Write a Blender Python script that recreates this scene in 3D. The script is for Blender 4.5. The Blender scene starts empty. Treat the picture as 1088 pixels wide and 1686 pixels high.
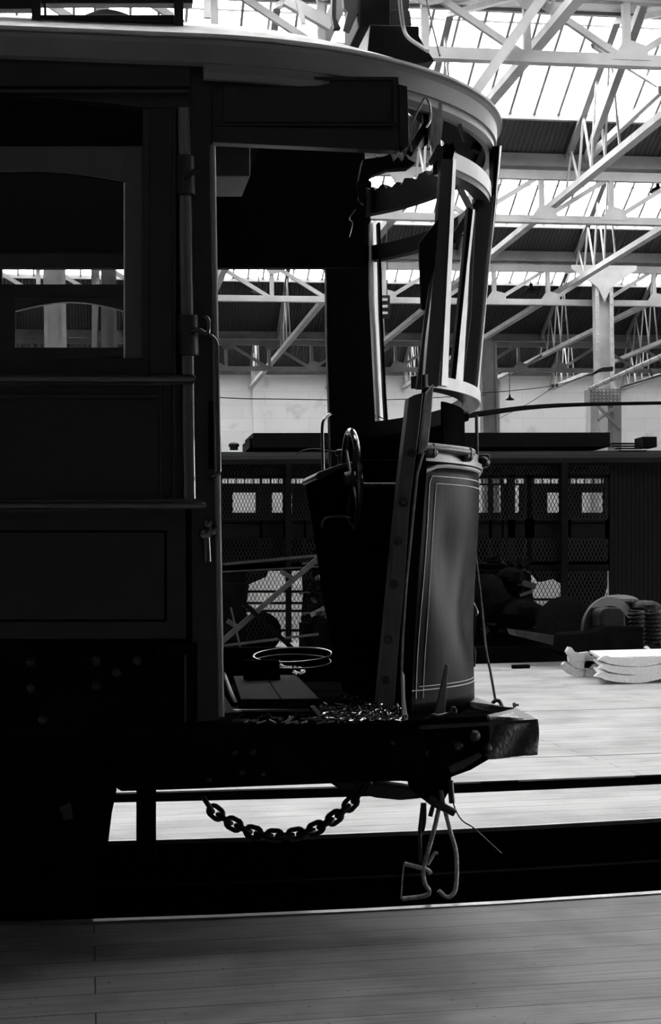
import bpy, bmesh, math, random
from mathutils import Vector, Matrix
random.seed(7)
S = bpy.context.scene
C = S.collection

# ------------------------------------------------------------------ camera
CAMZ = 1.25
FPX = 2470.0
YAW = 0.16
ROLL = 0.017
CX, CY = 544.0, 950.0
Fw = Vector((math.sin(YAW), math.cos(YAW), 0))
R0 = Vector((math.cos(YAW), -math.sin(YAW), 0))
U0 = Vector((0, 0, 1))
Rt = R0 * math.cos(ROLL) - U0 * math.sin(ROLL)
Up = U0 * math.cos(ROLL) + R0 * math.sin(ROLL)
cam_d = bpy.data.cameras.new('camera')
cam = bpy.data.objects.new('camera', cam_d)
C.objects.link(cam)
M = Matrix((Rt, Up, -Fw)).transposed().to_4x4()
M.translation = Vector((0, 0, CAMZ))
cam.matrix_world = M
cam_d.sensor_fit = 'VERTICAL'
cam_d.sensor_height = 24.0
cam_d.lens = FPX / 1686.0 * 24.0
cam_d.shift_y = (CY - 843.0) / 1686.0
cam_d.clip_start = 0.05
cam_d.clip_end = 300
S.camera = cam

# ------------------------------------------------------------------ world and exposure
w = bpy.data.worlds.new('sky')
S.world = w
w.use_nodes = True
w.node_tree.nodes['Background'].inputs[0].default_value = (1, 1, 1, 1)
w.node_tree.nodes['Background'].inputs[1].default_value = 18.0
S.view_settings.view_transform = 'Standard'
S.view_settings.look = 'None'
S.view_settings.gamma = 1.0
S.view_settings.exposure = 0.0
S.view_settings.use_curve_mapping = False
S.cycles.use_denoising = True
S.cycles.max_bounces = 8
S.cycles.transparent_max_bounces = 16


def W(px, py, x=None, y=None, z=None):
    """point where the sight line of a photo pixel meets a plane of the place"""
    d = Fw + Rt * ((px - CX) / FPX) + Up * ((CY - py) / FPX)
    if y is not None:
        t = y / d.y
    elif z is not None:
        t = (z - CAMZ) / d.z
    else:
        t = x / d.x
    return Vector((0, 0, CAMZ)) + d * t


# ------------------------------------------------------------------ materials
def mat(name, col, rough=0.6, spec=0.5, metal=0.0, noise=0.0, nscale=6.0, bump=0.0, bscale=40.0,
        stretch=(1, 1, 1), coat=0.0):
    m = bpy.data.materials.new(name)
    m.use_nodes = True
    nt = m.node_tree
    b = nt.nodes['Principled BSDF']
    b.inputs['Roughness'].default_value = rough
    b.inputs['Specular IOR Level'].default_value = spec
    b.inputs['Metallic'].default_value = metal
    b.inputs['Coat Weight'].default_value = coat
    b.inputs['Base Color'].default_value = (col, col, col, 1)
    tc = nt.nodes.new('ShaderNodeTexCoord')
    mp = nt.nodes.new('ShaderNodeMapping')
    mp.inputs['Scale'].default_value = stretch
    nt.links.new(tc.outputs['Object'], mp.inputs['Vector'])
    if noise > 0:
        n = nt.nodes.new('ShaderNodeTexNoise')
        n.inputs['Scale'].default_value = nscale
        n.inputs['Detail'].default_value = 6
        nt.links.new(mp.outputs[0], n.inputs['Vector'])
        r = nt.nodes.new('ShaderNodeMapRange')
        r.inputs[1].default_value = 0.3
        r.inputs[2].default_value = 0.7
        r.inputs[3].default_value = col * (1 - noise)
        r.inputs[4].default_value = col * (1 + noise)
        nt.links.new(n.outputs['Fac'], r.inputs[0])
        nt.links.new(r.outputs[0], b.inputs['Base Color'])
    if bump > 0:
        n2 = nt.nodes.new('ShaderNodeTexNoise')
        n2.inputs['Scale'].default_value = bscale
        n2.inputs['Detail'].default_value = 5
        nt.links.new(mp.outputs[0], n2.inputs['Vector'])
        bp = nt.nodes.new('ShaderNodeBump')
        bp.inputs['Strength'].default_value = bump
        bp.inputs['Distance'].default_value = 0.01
        nt.links.new(n2.outputs['Fac'], bp.inputs['Height'])
        nt.links.new(bp.outputs[0], b.inputs['Normal'])
    return m


def floor_mat(name, col, lo):
    m = mat(name, col, 0.75, 0.3)
    nt = m.node_tree
    b = nt.nodes['Principled BSDF']
    tc = nt.nodes.new('ShaderNodeTexCoord')
    br = nt.nodes.new('ShaderNodeTexBrick')
    br.inputs['Scale'].default_value = 1.0
    br.inputs['Brick Width'].default_value = 5.3
    br.inputs['Row Height'].default_value = 0.2
    br.inputs['Mortar Size'].default_value = 0.0028
    br.inputs['Mortar Smooth'].default_value = 0.1
    br.inputs['Color1'].default_value = (col, col, col, 1)
    br.inputs['Color2'].default_value = (col * .82, col * .82, col * .82, 1)
    br.inputs['Mortar'].default_value = (0.012, 0.012, 0.012, 1)
    br.offset = 0.37
    nt.links.new(tc.outputs['Object'], br.inputs['Vector'])
    # grain along the boards
    mp = nt.nodes.new('ShaderNodeMapping')
    mp.inputs['Scale'].default_value = (1.2, 22, 1)
    nt.links.new(tc.outputs['Object'], mp.inputs['Vector'])
    g = nt.nodes.new('ShaderNodeTexNoise')
    g.inputs['Scale'].default_value = 2.2
    g.inputs['Detail'].default_value = 8
    nt.links.new(mp.outputs[0], g.inputs['Vector'])
    gr = nt.nodes.new('ShaderNodeMapRange')
    gr.inputs[1].default_value = .3
    gr.inputs[2].default_value = .7
    gr.inputs[3].default_value = .72
    gr.inputs[4].default_value = 1.12
    nt.links.new(g.outputs['Fac'], gr.inputs[0])
    # oil stains and dirt
    s = nt.nodes.new('ShaderNodeTexNoise')
    s.inputs['Scale'].default_value = 1.6
    s.inputs['Detail'].default_value = 5
    nt.links.new(tc.outputs['Object'], s.inputs['Vector'])
    sr = nt.nodes.new('ShaderNodeMapRange')
    sr.inputs[1].default_value = .36
    sr.inputs[2].default_value = .55
    sr.inputs[3].default_value = lo
    sr.inputs[4].default_value = 1.0
    nt.links.new(s.outputs['Fac'], sr.inputs[0])
    # dark crumbs
    v = nt.nodes.new('ShaderNodeTexNoise')
    v.inputs['Scale'].default_value = 38
    v.inputs['Detail'].default_value = 3
    nt.links.new(tc.outputs['Object'], v.inputs['Vector'])
    vr = nt.nodes.new('ShaderNodeMapRange')
    vr.inputs[1].default_value = .27
    vr.inputs[2].default_value = .32
    vr.inputs[3].default_value = .3
    vr.inputs[4].default_value = 1.0
    nt.links.new(v.outputs['Fac'], vr.inputs[0])
    m1 = nt.nodes.new('ShaderNodeMath'); m1.operation = 'MULTIPLY'
    m2 = nt.nodes.new('ShaderNodeMath'); m2.operation = 'MULTIPLY'
    nt.links.new(gr.outputs[0], m1.inputs[0]); nt.links.new(sr.outputs[0], m1.inputs[1])
    nt.links.new(m1.outputs[0], m2.inputs[0]); nt.links.new(vr.outputs[0], m2.inputs[1])
    mx = nt.nodes.new('ShaderNodeVectorMath'); mx.operation = 'SCALE'
    nt.links.new(br.outputs['Color'], mx.inputs[0]); nt.links.new(m2.outputs[0], mx.inputs['Scale'])
    nt.links.new(mx.outputs[0], b.inputs['Base Color'])
    bp = nt.nodes.new('ShaderNodeBump')
    bp.inputs['Strength'].default_value = .35
    bp.inputs['Distance'].default_value = .006
    nt.links.new(g.outputs['Fac'], bp.inputs['Height'])
    nt.links.new(bp.outputs[0], b.inputs['Normal'])
    return m


def wall_mat():
    m = mat('whitewashed_brick', .8, .8, .2)
    nt = m.node_tree
    b = nt.nodes['Principled BSDF']
    tc = nt.nodes.new('ShaderNodeTexCoord')
    mp = nt.nodes.new('ShaderNodeMapping')
    mp.inputs['Rotation'].default_value = (math.pi / 2, 0, 0)
    nt.links.new(tc.outputs['Object'], mp.inputs['Vector'])
    br = nt.nodes.new('ShaderNodeTexBrick')
    br.inputs['Scale'].default_value = 1
    br.inputs['Brick Width'].default_value = 1.4
    br.inputs['Row Height'].default_value = .42
    br.inputs['Mortar Size'].default_value = .012
    br.inputs['Color1'].default_value = (.93, .93, .93, 1)
    br.inputs['Color2'].default_value = (.88, .88, .88, 1)
    br.inputs['Mortar'].default_value = (.82, .82, .82, 1)
    nt.links.new(mp.outputs[0], br.inputs['Vector'])
    n = nt.nodes.new('ShaderNodeTexNoise')
    n.inputs['Scale'].default_value = 1.3
    n.inputs['Detail'].default_value = 9
    nt.links.new(tc.outputs['Object'], n.inputs['Vector'])
    r = nt.nodes.new('ShaderNodeMapRange')
    r.inputs[1].default_value = .28; r.inputs[2].default_value = .4
    r.inputs[3].default_value = .72; r.inputs[4].default_value = 1
    nt.links.new(n.outputs['Fac'], r.inputs[0])
    mx = nt.nodes.new('ShaderNodeVectorMath'); mx.operation = 'SCALE'
    nt.links.new(br.outputs['Color'], mx.inputs[0]); nt.links.new(r.outputs[0], mx.inputs['Scale'])
    nt.links.new(mx.outputs[0], b.inputs['Base Color'])
    return m


def corr_mat():
    m = mat('corrugated_iron', .05, .6, .3)
    nt = m.node_tree
    b = nt.nodes['Principled BSDF']
    tc = nt.nodes.new('ShaderNodeTexCoord')
    wv = nt.nodes.new('ShaderNodeTexWave')
    wv.bands_direction = 'X'
    wv.inputs['Scale'].default_value = 4.0
    nt.links.new(tc.outputs['Object'], wv.inputs['Vector'])
    r = nt.nodes.new('ShaderNodeMapRange')
    r.inputs[3].default_value = .03; r.inputs[4].default_value = .065
    nt.links.new(wv.outputs['Fac'], r.inputs[0])
    nt.links.new(r.outputs[0], b.inputs['Base Color'])
    bp = nt.nodes.new('ShaderNodeBump')
    bp.inputs['Strength'].default_value = .6
    bp.inputs['Distance'].default_value = .03
    nt.links.new(wv.outputs['Fac'], bp.inputs['Height'])
    nt.links.new(bp.outputs[0], b.inputs['Normal'])
    return m


def glass_mat(name, tr, gl):
    m = bpy.data.materials.new(name)
    m.use_nodes = True
    nt = m.node_tree
    nt.nodes.clear()
    o = nt.nodes.new('ShaderNodeOutputMaterial')
    t = nt.nodes.new('ShaderNodeBsdfTransparent')
    t.inputs[0].default_value = (tr, tr, tr, 1)
    g = nt.nodes.new('ShaderNodeBsdfGlossy')
    g.inputs['Roughness'].default_value = .04
    mx = nt.nodes.new('ShaderNodeMixShader')
    mx.inputs[0].default_value = gl
    nt.links.new(t.outputs[0], mx.inputs[1])
    nt.links.new(g.outputs[0], mx.inputs[2])
    nt.links.new(mx.outputs[0], o.inputs[0])
    return m


PAINT = mat('dark_tram_paint', .021, .36, .22, noise=.12, nscale=9, bump=.05, bscale=60)
PAINT2 = mat('tram_panel_paint', .009, .3, .45, noise=.2, nscale=4)
FASC = mat('fascia_paint', .16, .42, .4, noise=.1, nscale=7, bump=.08, bscale=50)
CREAM = mat('cream_post_paint', .6, .45, .4, noise=.1, nscale=12)
VARN = mat('varnished_wood', .05, .35, .5, noise=.25, nscale=8, stretch=(1, 1, .15))
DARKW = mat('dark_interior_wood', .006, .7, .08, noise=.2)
RAWW = mat('splintered_wood', .5, .8, .2, noise=.35, nscale=14, stretch=(6, 6, 1), bump=.5, bscale=50)
IRON = mat('black_iron', .015, .45, .35, noise=.3, bump=.2, bscale=90)
BRASS = mat('worn_metal', .22, .28, .6, metal=.9, noise=.3, nscale=30)
RUST = mat('rusty_rod', .3, .6, .4, metal=.3, noise=.4, nscale=60, bump=.5, bscale=150)
CANVAS = mat('roof_canvas', .5, .7, .3, noise=.2, nscale=12, bump=.2, bscale=30)
DASH = mat('dented_dash_paint', .007, .38, .014, noise=.5, nscale=5, stretch=(3, 3, .5), bump=.12, bscale=9)
STRIPE = mat('pinstripe_paint', .28, .5)
WHITE = mat('white_paint', .52, .7, .2, noise=.12, nscale=30)
STEEL = mat('pale_painted_steel', .46, .6, .3, noise=.15, nscale=3)
STEEL2 = mat('grey_painted_steel', .24, .6, .3, noise=.2, nscale=3)
BAR = mat('glazing_bar_paint', .3, .6)
WALL = wall_mat()
WALLD = mat('dingy_wall', .12, .9, noise=.2)
CORR = corr_mat()
ROOFD = mat('sooty_roof_lining', .025, .9, .1)
SCR = mat('grimy_scrap_iron', .008, .6, .1, noise=.4, nscale=20, bump=.3, bscale=40)
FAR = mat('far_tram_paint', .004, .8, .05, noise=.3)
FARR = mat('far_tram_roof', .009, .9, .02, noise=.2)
WIRE = mat('mesh_wire', .007, .6, .2)
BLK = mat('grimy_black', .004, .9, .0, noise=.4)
FL_NEAR = floor_mat('shaded_floor_boards', .17, .5)  # darker copy of the boards: foreground shade put into the colour
FL_FAR = floor_mat('sunlit_floor_boards', .29, .72)  # paler copy of the same boards: daylight put into the colour
GLASS = glass_mat('clear_glass', .96, .04)
SKYG = glass_mat('skylight_glass', .97, .02)
TINT = glass_mat('dark_tinted_glass', .06, .03)


# ------------------------------------------------------------------ mesh helpers
class MB:
    def __init__(s):
        s.v, s.f = [], []

    def add(s, vs, fs):
        n = len(s.v)
        s.v += [tuple(v) for v in vs]
        s.f += [tuple(i + n for i in f) for f in fs]
        return s

    def box(s, x0, x1, y0, y1, z0, z1):
        vs = [(x, y, z) for x in (x0, x1) for y in (y0, y1) for z in (z0, z1)]
        return s.add(vs, [(0, 1, 3, 2), (4, 6, 7, 5), (0, 4, 5, 1), (2, 3, 7, 6), (0, 2, 6, 4), (1, 5, 7, 3)])

    def prism(s, pts, vec):
        n = len(pts)
        a = [Vector(p) for p in pts]
        v = Vector(vec)
        b = [p + v for p in a]
        fs = [tuple(range(n)), tuple(range(2 * n - 1, n - 1, -1))]
        fs += [(i, i + n, (i + 1) % n + n, (i + 1) % n) for i in range(n)]
        return s.add(a + b, fs)

    def bar(s, p0, p1, w_, h_, side=None):
        p0, p1 = Vector(p0), Vector(p1)
        d = (p1 - p0).normalized()
        u = Vector(side) if side else Vector((0, 1, 0))
        if abs(d.dot(u)) > .95:
            u = Vector((1, 0, 0))
        a = d.cross(u).normalized()
        b = a.cross(d).normalized()
        vs = []
        for p in (p0, p1):
            for i, j in ((-1, -1), (1, -1), (1, 1), (-1, 1)):
                vs.append(p + a * (w_ / 2 * i) + b * (h_ / 2 * j))
        return s.add(vs, [(3, 2, 1, 0), (4, 5, 6, 7), (0, 1, 5, 4), (1, 2, 6, 5), (2, 3, 7, 6), (3, 0, 4, 7)])

    def tube(s, pts, r, n=8, closed=False):
        pts = [Vector(p) for p in pts]
        m = len(pts)
        rs = r if isinstance(r, (list, tuple)) else [r] * m
        rings = []
        prev = None
        for i in range(m):
            if closed:
                t = pts[(i + 1) % m] - pts[i - 1]
            else:
                t = pts[min(i + 1, m - 1)] - pts[max(i - 1, 0)]
            t.normalize()
            if prev is None:
                u = t.orthogonal().normalized()
            else:
                u = (prev - t * prev.dot(t)).normalized()
            prev = u
            v = t.cross(u)
            rings.append([pts[i] + (u * math.cos(2 * math.pi * k / n) + v * math.sin(2 * math.pi * k / n)) * rs[i]
                          for k in range(n)])
        vs = [p for rg in rings for p in rg]
        fs = []
        for i in range(m if closed else m - 1):
            j = (i + 1) % m
            for k in range(n):
                k2 = (k + 1) % n
                fs.append((i * n + k, i * n + k2, j * n + k2, j * n + k))
        if not closed:
            fs.append(tuple(range(n - 1, -1, -1)))
            fs.append(tuple((m - 1) * n + k for k in range(n)))
        return s.add(vs, fs)

    def lathe(s, prof, loc, axis=(0, 0, 1), n=24):
        """prof = list of (radius, height along axis)"""
        ax = Vector(axis).normalized()
        u = ax.orthogonal().normalized()
        v = ax.cross(u)
        L = Vector(loc)
        vs, fs = [], []
        for (r, h) in prof:
            for k in range(n):
                a = 2 * math.pi * k / n
                vs.append(L + ax * h + (u * math.cos(a) + v * math.sin(a)) * max(r, 1e-4))
        for i in range(len(prof) - 1):
            for k in range(n):
                k2 = (k + 1) % n
                fs.append((i * n + k, i * n + k2, (i + 1) * n + k2, (i + 1) * n + k))
        return s.add(vs, fs)

    def grid(s, rows, closed=False):
        m, n = len(rows), len(rows[0])
        vs = [p for r in rows for p in r]
        fs = []
        for i in range(m - 1):
            for k in range(n if closed else n - 1):
                k2 = (k + 1) % n
                fs.append((i * n + k, i * n + k2, (i + 1) * n + k2, (i + 1) * n + k))
        return s.add(vs, fs)

    def build(s, name, m, parent=None, bevel=0, smooth=False, solid=0, kind=None):
        me = bpy.data.meshes.new(name)
        me.from_pydata(s.v, [], s.f)
        bm = bmesh.new()
        bm.from_mesh(me)
        bmesh.ops.recalc_face_normals(bm, faces=bm.faces)
        bm.to_mesh(me)
        bm.free()
        me.materials.append(m)
        if smooth:
            for p in me.polygons:
                p.use_smooth = True
            try:
                me.set_sharp_from_angle(angle=math.radians(40))
            except Exception:
                pass
        o = bpy.data.objects.new(name, me)
        C.objects.link(o)
        if parent is not None:
            o.parent = parent
            o.matrix_parent_inverse = inv_of(parent)
        if solid:
            q = o.modifiers.new('thickness', 'SOLIDIFY')
            q.thickness = solid
            q.offset = 0
        if bevel:
            q = o.modifiers.new('edges', 'BEVEL')
            q.width = bevel
            q.segments = 2
            q.limit_method = 'ANGLE'
        if kind:
            o['kind'] = kind
        return o


def inv_of(p):
    # parts are modelled in world coordinates; only the things' empties carry an offset
    return Matrix.Translation(-p.location) if p.type == 'EMPTY' else Matrix()


def thing(name, label, cat, loc=(0, 0, 0), group=None):
    o = bpy.data.objects.new(name, None)
    C.objects.link(o)
    o.empty_display_size = .2
    o.location = loc
    o['label'] = label
    o['category'] = cat
    if group:
        o['group'] = group
    return o


def tag(o, label, cat, group=None):
    o['label'] = label
    o['category'] = cat
    if group:
        o['group'] = group
    return o


def slab(name, pts, y0, th, m, parent, bevel=.003):
    """a board standing in the plane y=y0 with a real thickness"""
    return MB().prism([W(a, b, y=y0) for a, b in pts], (0, th, 0)).build(name, m, parent, bevel=bevel)


def rect(x0, x1, y0, y1):
    return [(x0, y0), (x1, y0), (x1, y1), (x0, y1)]


def smooth_path(pts, n=6):
    pts = [Vector(p) for p in pts]
    out = []
    for i in range(len(pts) - 1):
        p0 = pts[max(i - 1, 0)]; p1 = pts[i]; p2 = pts[i + 1]; p3 = pts[min(i + 2, len(pts) - 1)]
        for k in range(n):
            t = k / n
            out.append(.5 * ((2 * p1) + (-p0 + p2) * t + (2 * p0 - 5 * p1 + 4 * p2 - p3) * t * t
                             + (-p0 + 3 * p1 - 3 * p2 + p3) * t ** 3))
    out.append(pts[-1])
    return out


# ================================================================== THE SHED
X0, X1 = -12.0, 20.5
YB, YW = -7.0, 47.1
HV = 6.6 + CAMZ

# ---- floor
def curve3(pxs):
    p = [W(a, b, z=0) for a, b in pxs]
    (xa, ya), (xb, yb), (xc, yc) = [(q.x, q.y) for q in p]

    def f(x):
        def g(t):
            return (ya * (t - xb) * (t - xc) / ((xa - xb) * (xa - xc)) + yb * (t - xa) * (t - xc) / ((xb - xa) * (xb - xc))
                    + yc * (t - xa) * (t - xb) / ((xc - xa) * (xc - xb)))
        if x < xa:
            return g(xa) + (g(xa + .01) - g(xa)) / .01 * (x - xa)
        if x > xc:
            return g(xc) + (g(xc) - g(xc - .01)) / .01 * (x - xc)
        return g(x)
    return f


c1 = curve3([(0, 1519), (544, 1500), (1088, 1468)])
c2 = curve3([(180, 1387), (544, 1376), (1088, 1349)])
c3 = curve3([(260, 1320), (544, 1313), (1088, 1291)])
c4 = curve3([(260, 1303), (544, 1295), (1088, 1275)])
c5 = curve3([(650, 1250), (870, 1247), (1088, 1240)])
c6 = curve3([(650, 1175), (870, 1171), (1088, 1165)])
c7 = curve3([(780, 1105), (930, 1101), (1088, 1097)])


def cl(f, off=0):
    return lambda x: min(max(f(x) + off, YB), 40)


def strip(name, fa, fb, m, z=0.0, th=.12, kind='structure', label=None, n=60, xa=X0, xb=X1, cat=None, parent=None):
    a, b = [], []
    for i in range(n + 1):
        x = xa + (xb - xa) * i / n
        a.append((x, fa(x))); b.append((x, fb(x)))
    rows = [[(x, y, z - th) for x, y in a], [(x, y, z) for x, y in a], [(x, y, z) for x, y in b], [(x, y, z - th) for x, y in b]]
    mb = MB().grid(rows)
    o = mb.build(name, m, parent)
    if kind:
        o['kind'] = kind
    if label:
        tag(o, label, cat)
    return o


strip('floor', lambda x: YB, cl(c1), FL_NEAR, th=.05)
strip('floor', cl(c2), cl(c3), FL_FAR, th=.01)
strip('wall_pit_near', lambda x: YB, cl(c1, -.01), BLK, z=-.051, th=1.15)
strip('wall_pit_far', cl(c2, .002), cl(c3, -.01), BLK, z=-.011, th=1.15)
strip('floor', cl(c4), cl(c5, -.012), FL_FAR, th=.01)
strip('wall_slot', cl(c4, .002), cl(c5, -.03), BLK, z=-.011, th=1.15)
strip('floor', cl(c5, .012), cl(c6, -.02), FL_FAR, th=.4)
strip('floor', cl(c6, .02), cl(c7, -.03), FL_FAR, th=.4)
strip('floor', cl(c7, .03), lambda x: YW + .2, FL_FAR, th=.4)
MB().box(X0, X1, YB, YW, -1.35, -1.2).build('floor', BLK, kind='structure')

# ---- rails and pit ledges
RAIL = mat('rail_steel', .22, .3, .6, metal=.7, noise=.3)
strip('rail', cl(c1, -.05), cl(c1, -.005), RAIL, z=.006, th=.15, kind=None,
      label='polished curved steel rail along the near edge of the track pit', cat='rail')
strip('rail', cl(c2, .0), cl(c2, .03), RAIL, z=.006, th=.02, kind=None,
      label='thin curved steel rail along the far edge of the track pit', cat='rail')
strip('pit_ledge', cl(c2, -.06), cl(c2, -.002), BLK, z=-.2, th=.02, kind=None,
      label='narrow grey ledge below the far edge of the dark track pit', cat='ledge')

# ---- walls
def wall(name, x0, x1, y0, y1, z0, z1, m):
    return MB().box(x0, x1, y0, y1, z0, z1).build(name, m, kind='structure')


wall('wall_back', X0 - .2, X1 + .2, YW, YW + .3, -1.2, HV + .1, WALL)
wall('wall_left', X0 - .3, X0, YB, YW, -1.2, HV + 3, WALLD)
wall('wall_right', X1, X1 + .3, YB, 3.5, -1.2, HV + 3, WALLD)
wall('wall_right', X1, X1 + .3, 20.0, YW, -1.2, HV + 3, WALLD)
wall('wall_right', X1, X1 + .3, 3.5, 20.0, 3.6, HV + 3, WALLD)
wall('trim_20', X1 - .1, X1 + .4, 3.2, 3.5, 0, 3.6, STEEL2)
wall('trim_21', X1 - .1, X1 + .4, 20.0, 20.3, 0, 3.6, STEEL2)
wall('ground', X1, X1 + 20, -20, 50, -.3, -.05, WALLD)
wall('wall_front', X0 - .2, X1 + .2, YB - .3, YB, -1.2, HV + 3, ROOFD)
# pilasters on the far wall
k = 1
for a, b in ((415, 428), (797, 812), (1000, 1012), (560, 573), (118, 131)):
    pa = W(a, 620, y=YW); pb = W(b, 620, y=YW)
    MB().box(pa.x, pb.x, YW - .12, YW, 0, HV - .1).build('trim_%d' % k, WALL, kind='structure')
    k += 1

# ---- sawtooth roof
T30 = math.tan(math.radians(30))
valleys = [-4.7, 2.2, 9.1, 16.0, 22.95, 29.9, 40.2, 47.1]
win = 1
for i in range(len(valleys) - 1):
    v0, v1 = valleys[i], valleys[i + 1]
    L = v1 - v0
    yr = v1 - 2.42
    zr = HV + (v1 - yr) * T30
    # rising lined slope
    MB().prism([(X0, v0, HV), (X0, v0, HV + .12), (X0, yr, zr + .12), (X0, yr, zr)], (X1 - X0, 0, 0)).build('ceiling', ROOFD if i < 1 else CORR, kind='structure')
    yb = v1 - (0.72 if i < 5 else (1.85 if i == 5 else 1.2))
    zb = HV + (v1 - yb) * T30
    if i < 1:
        MB().prism([(X0, yr, zr), (X0, yr, zr + .1), (X0, v1, HV + .1), (X0, v1, HV)], (X1 - X0, 0, 0)).build('ceiling', ROOFD, kind='structure')
        continue
    # corrugated lower slope
    MB().prism([(X0, yb, zb), (X0, yb, zb + .06), (X0, v1, HV + .06), (X0, v1, HV)], (X1 - X0, 0, 0)).build('ceiling', CORR, kind='structure')
    # gutter beam
    MB().box(X0, X1, v1 - .12, v1 + .12, HV - .17, HV + .03).build('trim_%d' % k, STEEL2, kind='structure'); k += 1
    # glazing: a pane plane plus bars
    g = MB()
    dx = .385
    nx = int((X1 - X0) / dx)
    for j in range(nx + 1):
        x = X0 + j * dx
        g.bar((x, yr, zr), (x, yb, zb), .02, .04, side=(1, 0, 0))
    for fr in (0.0, 1.0):
        y = yr + (yb - yr) * fr; z = zr + (zb - zr) * fr
        g.box(X0, X1, y - .04, y + .04, z - .05, z + .05)
    if i >= 3:
        yy = yb - (.95 if i < 5 else .5)
        while yy > yr:
            z = HV + (v1 - yy) * T30
            g.box(X0, X1, yy - .012, yy + .012, z - .012, z + .012)
            yy -= .55
    fo = g.build('window_%d' % win, BAR, kind='structure')
    po = MB().prism([(X0, yr, zr + .05), (X0, yb, zb + .05), (X0, yb, zb + .056), (X0, yr, zr + .056)], (X1 - X0, 0, 0)).build('pane', SKYG, fo)
    win += 1

# ---- lattice girders across the shed
GX = 6.03
PAN = 1.15


def girder(y, zb, zt, x0, x1, label, wch=.115, sc=1.0, pal=STEEL):
    t = thing('lattice_girder', label, 'girder', (x0, y, zb), 'lattice girders carrying the roof valleys')
    MB().box(x0, x1, y - .06, y + .06, zb - wch * .5, zb + wch * .5).build('bottom_chord', pal, t)
    MB().box(x0, x1, y - .05, y + .05, zt - .07, zt + .07).build('top_chord', pal, t)
    n0 = math.ceil((x0 - GX) / PAN); n1 = math.floor((x1 - GX) / PAN)
    for n in range(n0, n1 + 1):
        x = GX + n * PAN
        MB().box(x - .04, x + .04, y - .04, y + .04, zb, zt).build('upright', pal, t)
        # alternate sense each half span of eight metres
        m = n % 14
        if m < 7:
            a, b = (x, zb), (x + PAN, zt)
        else:
            a, b = (x, zt), (x + PAN, zb)
        if b[0] > x1:
            continue
        MB().bar((a[0], y, a[1]), (b[0], y, b[1]), .075, .06).build('diagonal', pal, t)
        gz = zb if m < 7 else zt
        s = 1 if gz == zb else -1
        MB().prism([(x - .2, y - .065, gz), (x + .26, y - .065, gz), (x + .2, y - .065, gz + s * .17), (x + .02, y - .065, gz + s * .22), (x - .06, y - .065, gz + s * .2)], (0, .02, 0)).build('gusset', pal, t)
    return t


ZB, ZT = 5.6 + CAMZ, 6.3 + CAMZ
girder(16.0, ZB + .1, 6.42 + CAMZ, -2.5, 9.0, 'pale lattice girder highest in the photo, above the tram roof', wch=.13)
girder(22.9, ZB, ZT, -2.5, 12.5, 'pale lattice girder level with the roof edge of the wrecked tram', pal=STEEL)
girder(29.9, ZB, ZT, -2.5, 15.5, 'bright lattice girder meeting the tall steel column')
girder(39.9, ZB, ZT, -3.0, 19.5, 'far lattice girder just above the whitewashed wall', pal=STEEL2)

# ---- trusses running away from the camera
places = {0: 'left of the doorway post', 1: 'seen through the open doorway', 2: 'seen at the doorway centre',
          3: 'seen over the broken windscreen', 4: 'just right of the windscreen', 5: 'meeting the tall column', 6: 'right of the tall column', 7: 'at the far right', 8: 'at the extreme right edge'}
for q, X in enumerate([-2.2, .25, 2.7, 5.15, 7.6, 10.05, 12.5, 14.95, 17.4]):
    t = thing('roof_truss', 'long sloping roof truss with hanging rods, ' + places[q], 'truss', (X, 16, ZB), 'roof trusses running towards the back wall')
    MB().bar((X, 9.1, ZB + .42), (X, YW, ZB + .42), .10, .13, side=(1, 0, 0)).build('tie_beam', STEEL, t)
    for i in range(2, len(valleys) - 1):
        v0, v1 = valleys[i], valleys[i + 1]
        L = v1 - v0
        yr = v1 - 2.42
        zr = HV + (v1 - yr) * T30 - .12
        MB().bar((X, v0, HV - .1), (X, yr, zr), .07, .1, side=(1, 0, 0)).build('rafter', STEEL2, t)
        MB().bar((X, yr, zr), (X, v1, HV - .12), .07, .1, side=(1, 0, 0)).build('rafter', STEEL2, t)
        m = 4
        r = MB()
        for j in range(m):
            ya = yr + (v1 - yr) * (j + .5) / m
            za = HV + (v1 - ya) * T30 - .15
            yc_ = yr + (v1 - yr) * (j + 1) / m
            r.bar((X, ya, za), (X, yc_, ZB + .42), .03, .03, side=(1, 0, 0))
            r.bar((X, ya, za), (X + .02, yc_ - (v1 - yr) / m, ZB + .42), .03, .03, side=(1, 0, 0))
        r.build('web_rods', STEEL, t)

# ---- sag rods and thin wind bracing in front of the nearest glazing
def brace(px0, y0, px1, y1, d0, d1, wd, label, m=STEEL):
    o = MB().bar(W(px0, y0, y=d0), W(px1, y1, y=d1), wd, wd * .7).build('brace', m)
    return tag(o, label, 'brace', 'loose wind braces under the skylights')


brace(905, -22, 760, 184, 15.8, 15.8, .11, 'pale brace running down behind the tram roof curve, below the top girder')
brace(1070, -25, 966, 262, 16.6, 22.7, .13, 'long grey brace steeply crossing the big skylight at right', STEEL2)
brace(1088, 148, 973, 255, 20, 22.5, .11, 'pale brace rising to the right edge above the tall column')
brace(975, 75, 1088, 145, 19, 22, .06, 'thin brace crossing the big skylight towards the right edge')
brace(470, 0, 545, 42, 15.5, 15.5, .12, 'pale brace leaning right above the tram roof near the trolley plank')
brace(490, 0, 500, 40, 15.4, 15.4, .05, 'thin upright brace above the tram roof left of the trolley plank')
brace(341, 0, 341, 30, 15.6, 15.6, .07, 'short upright brace beside the clerestory end')

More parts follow.
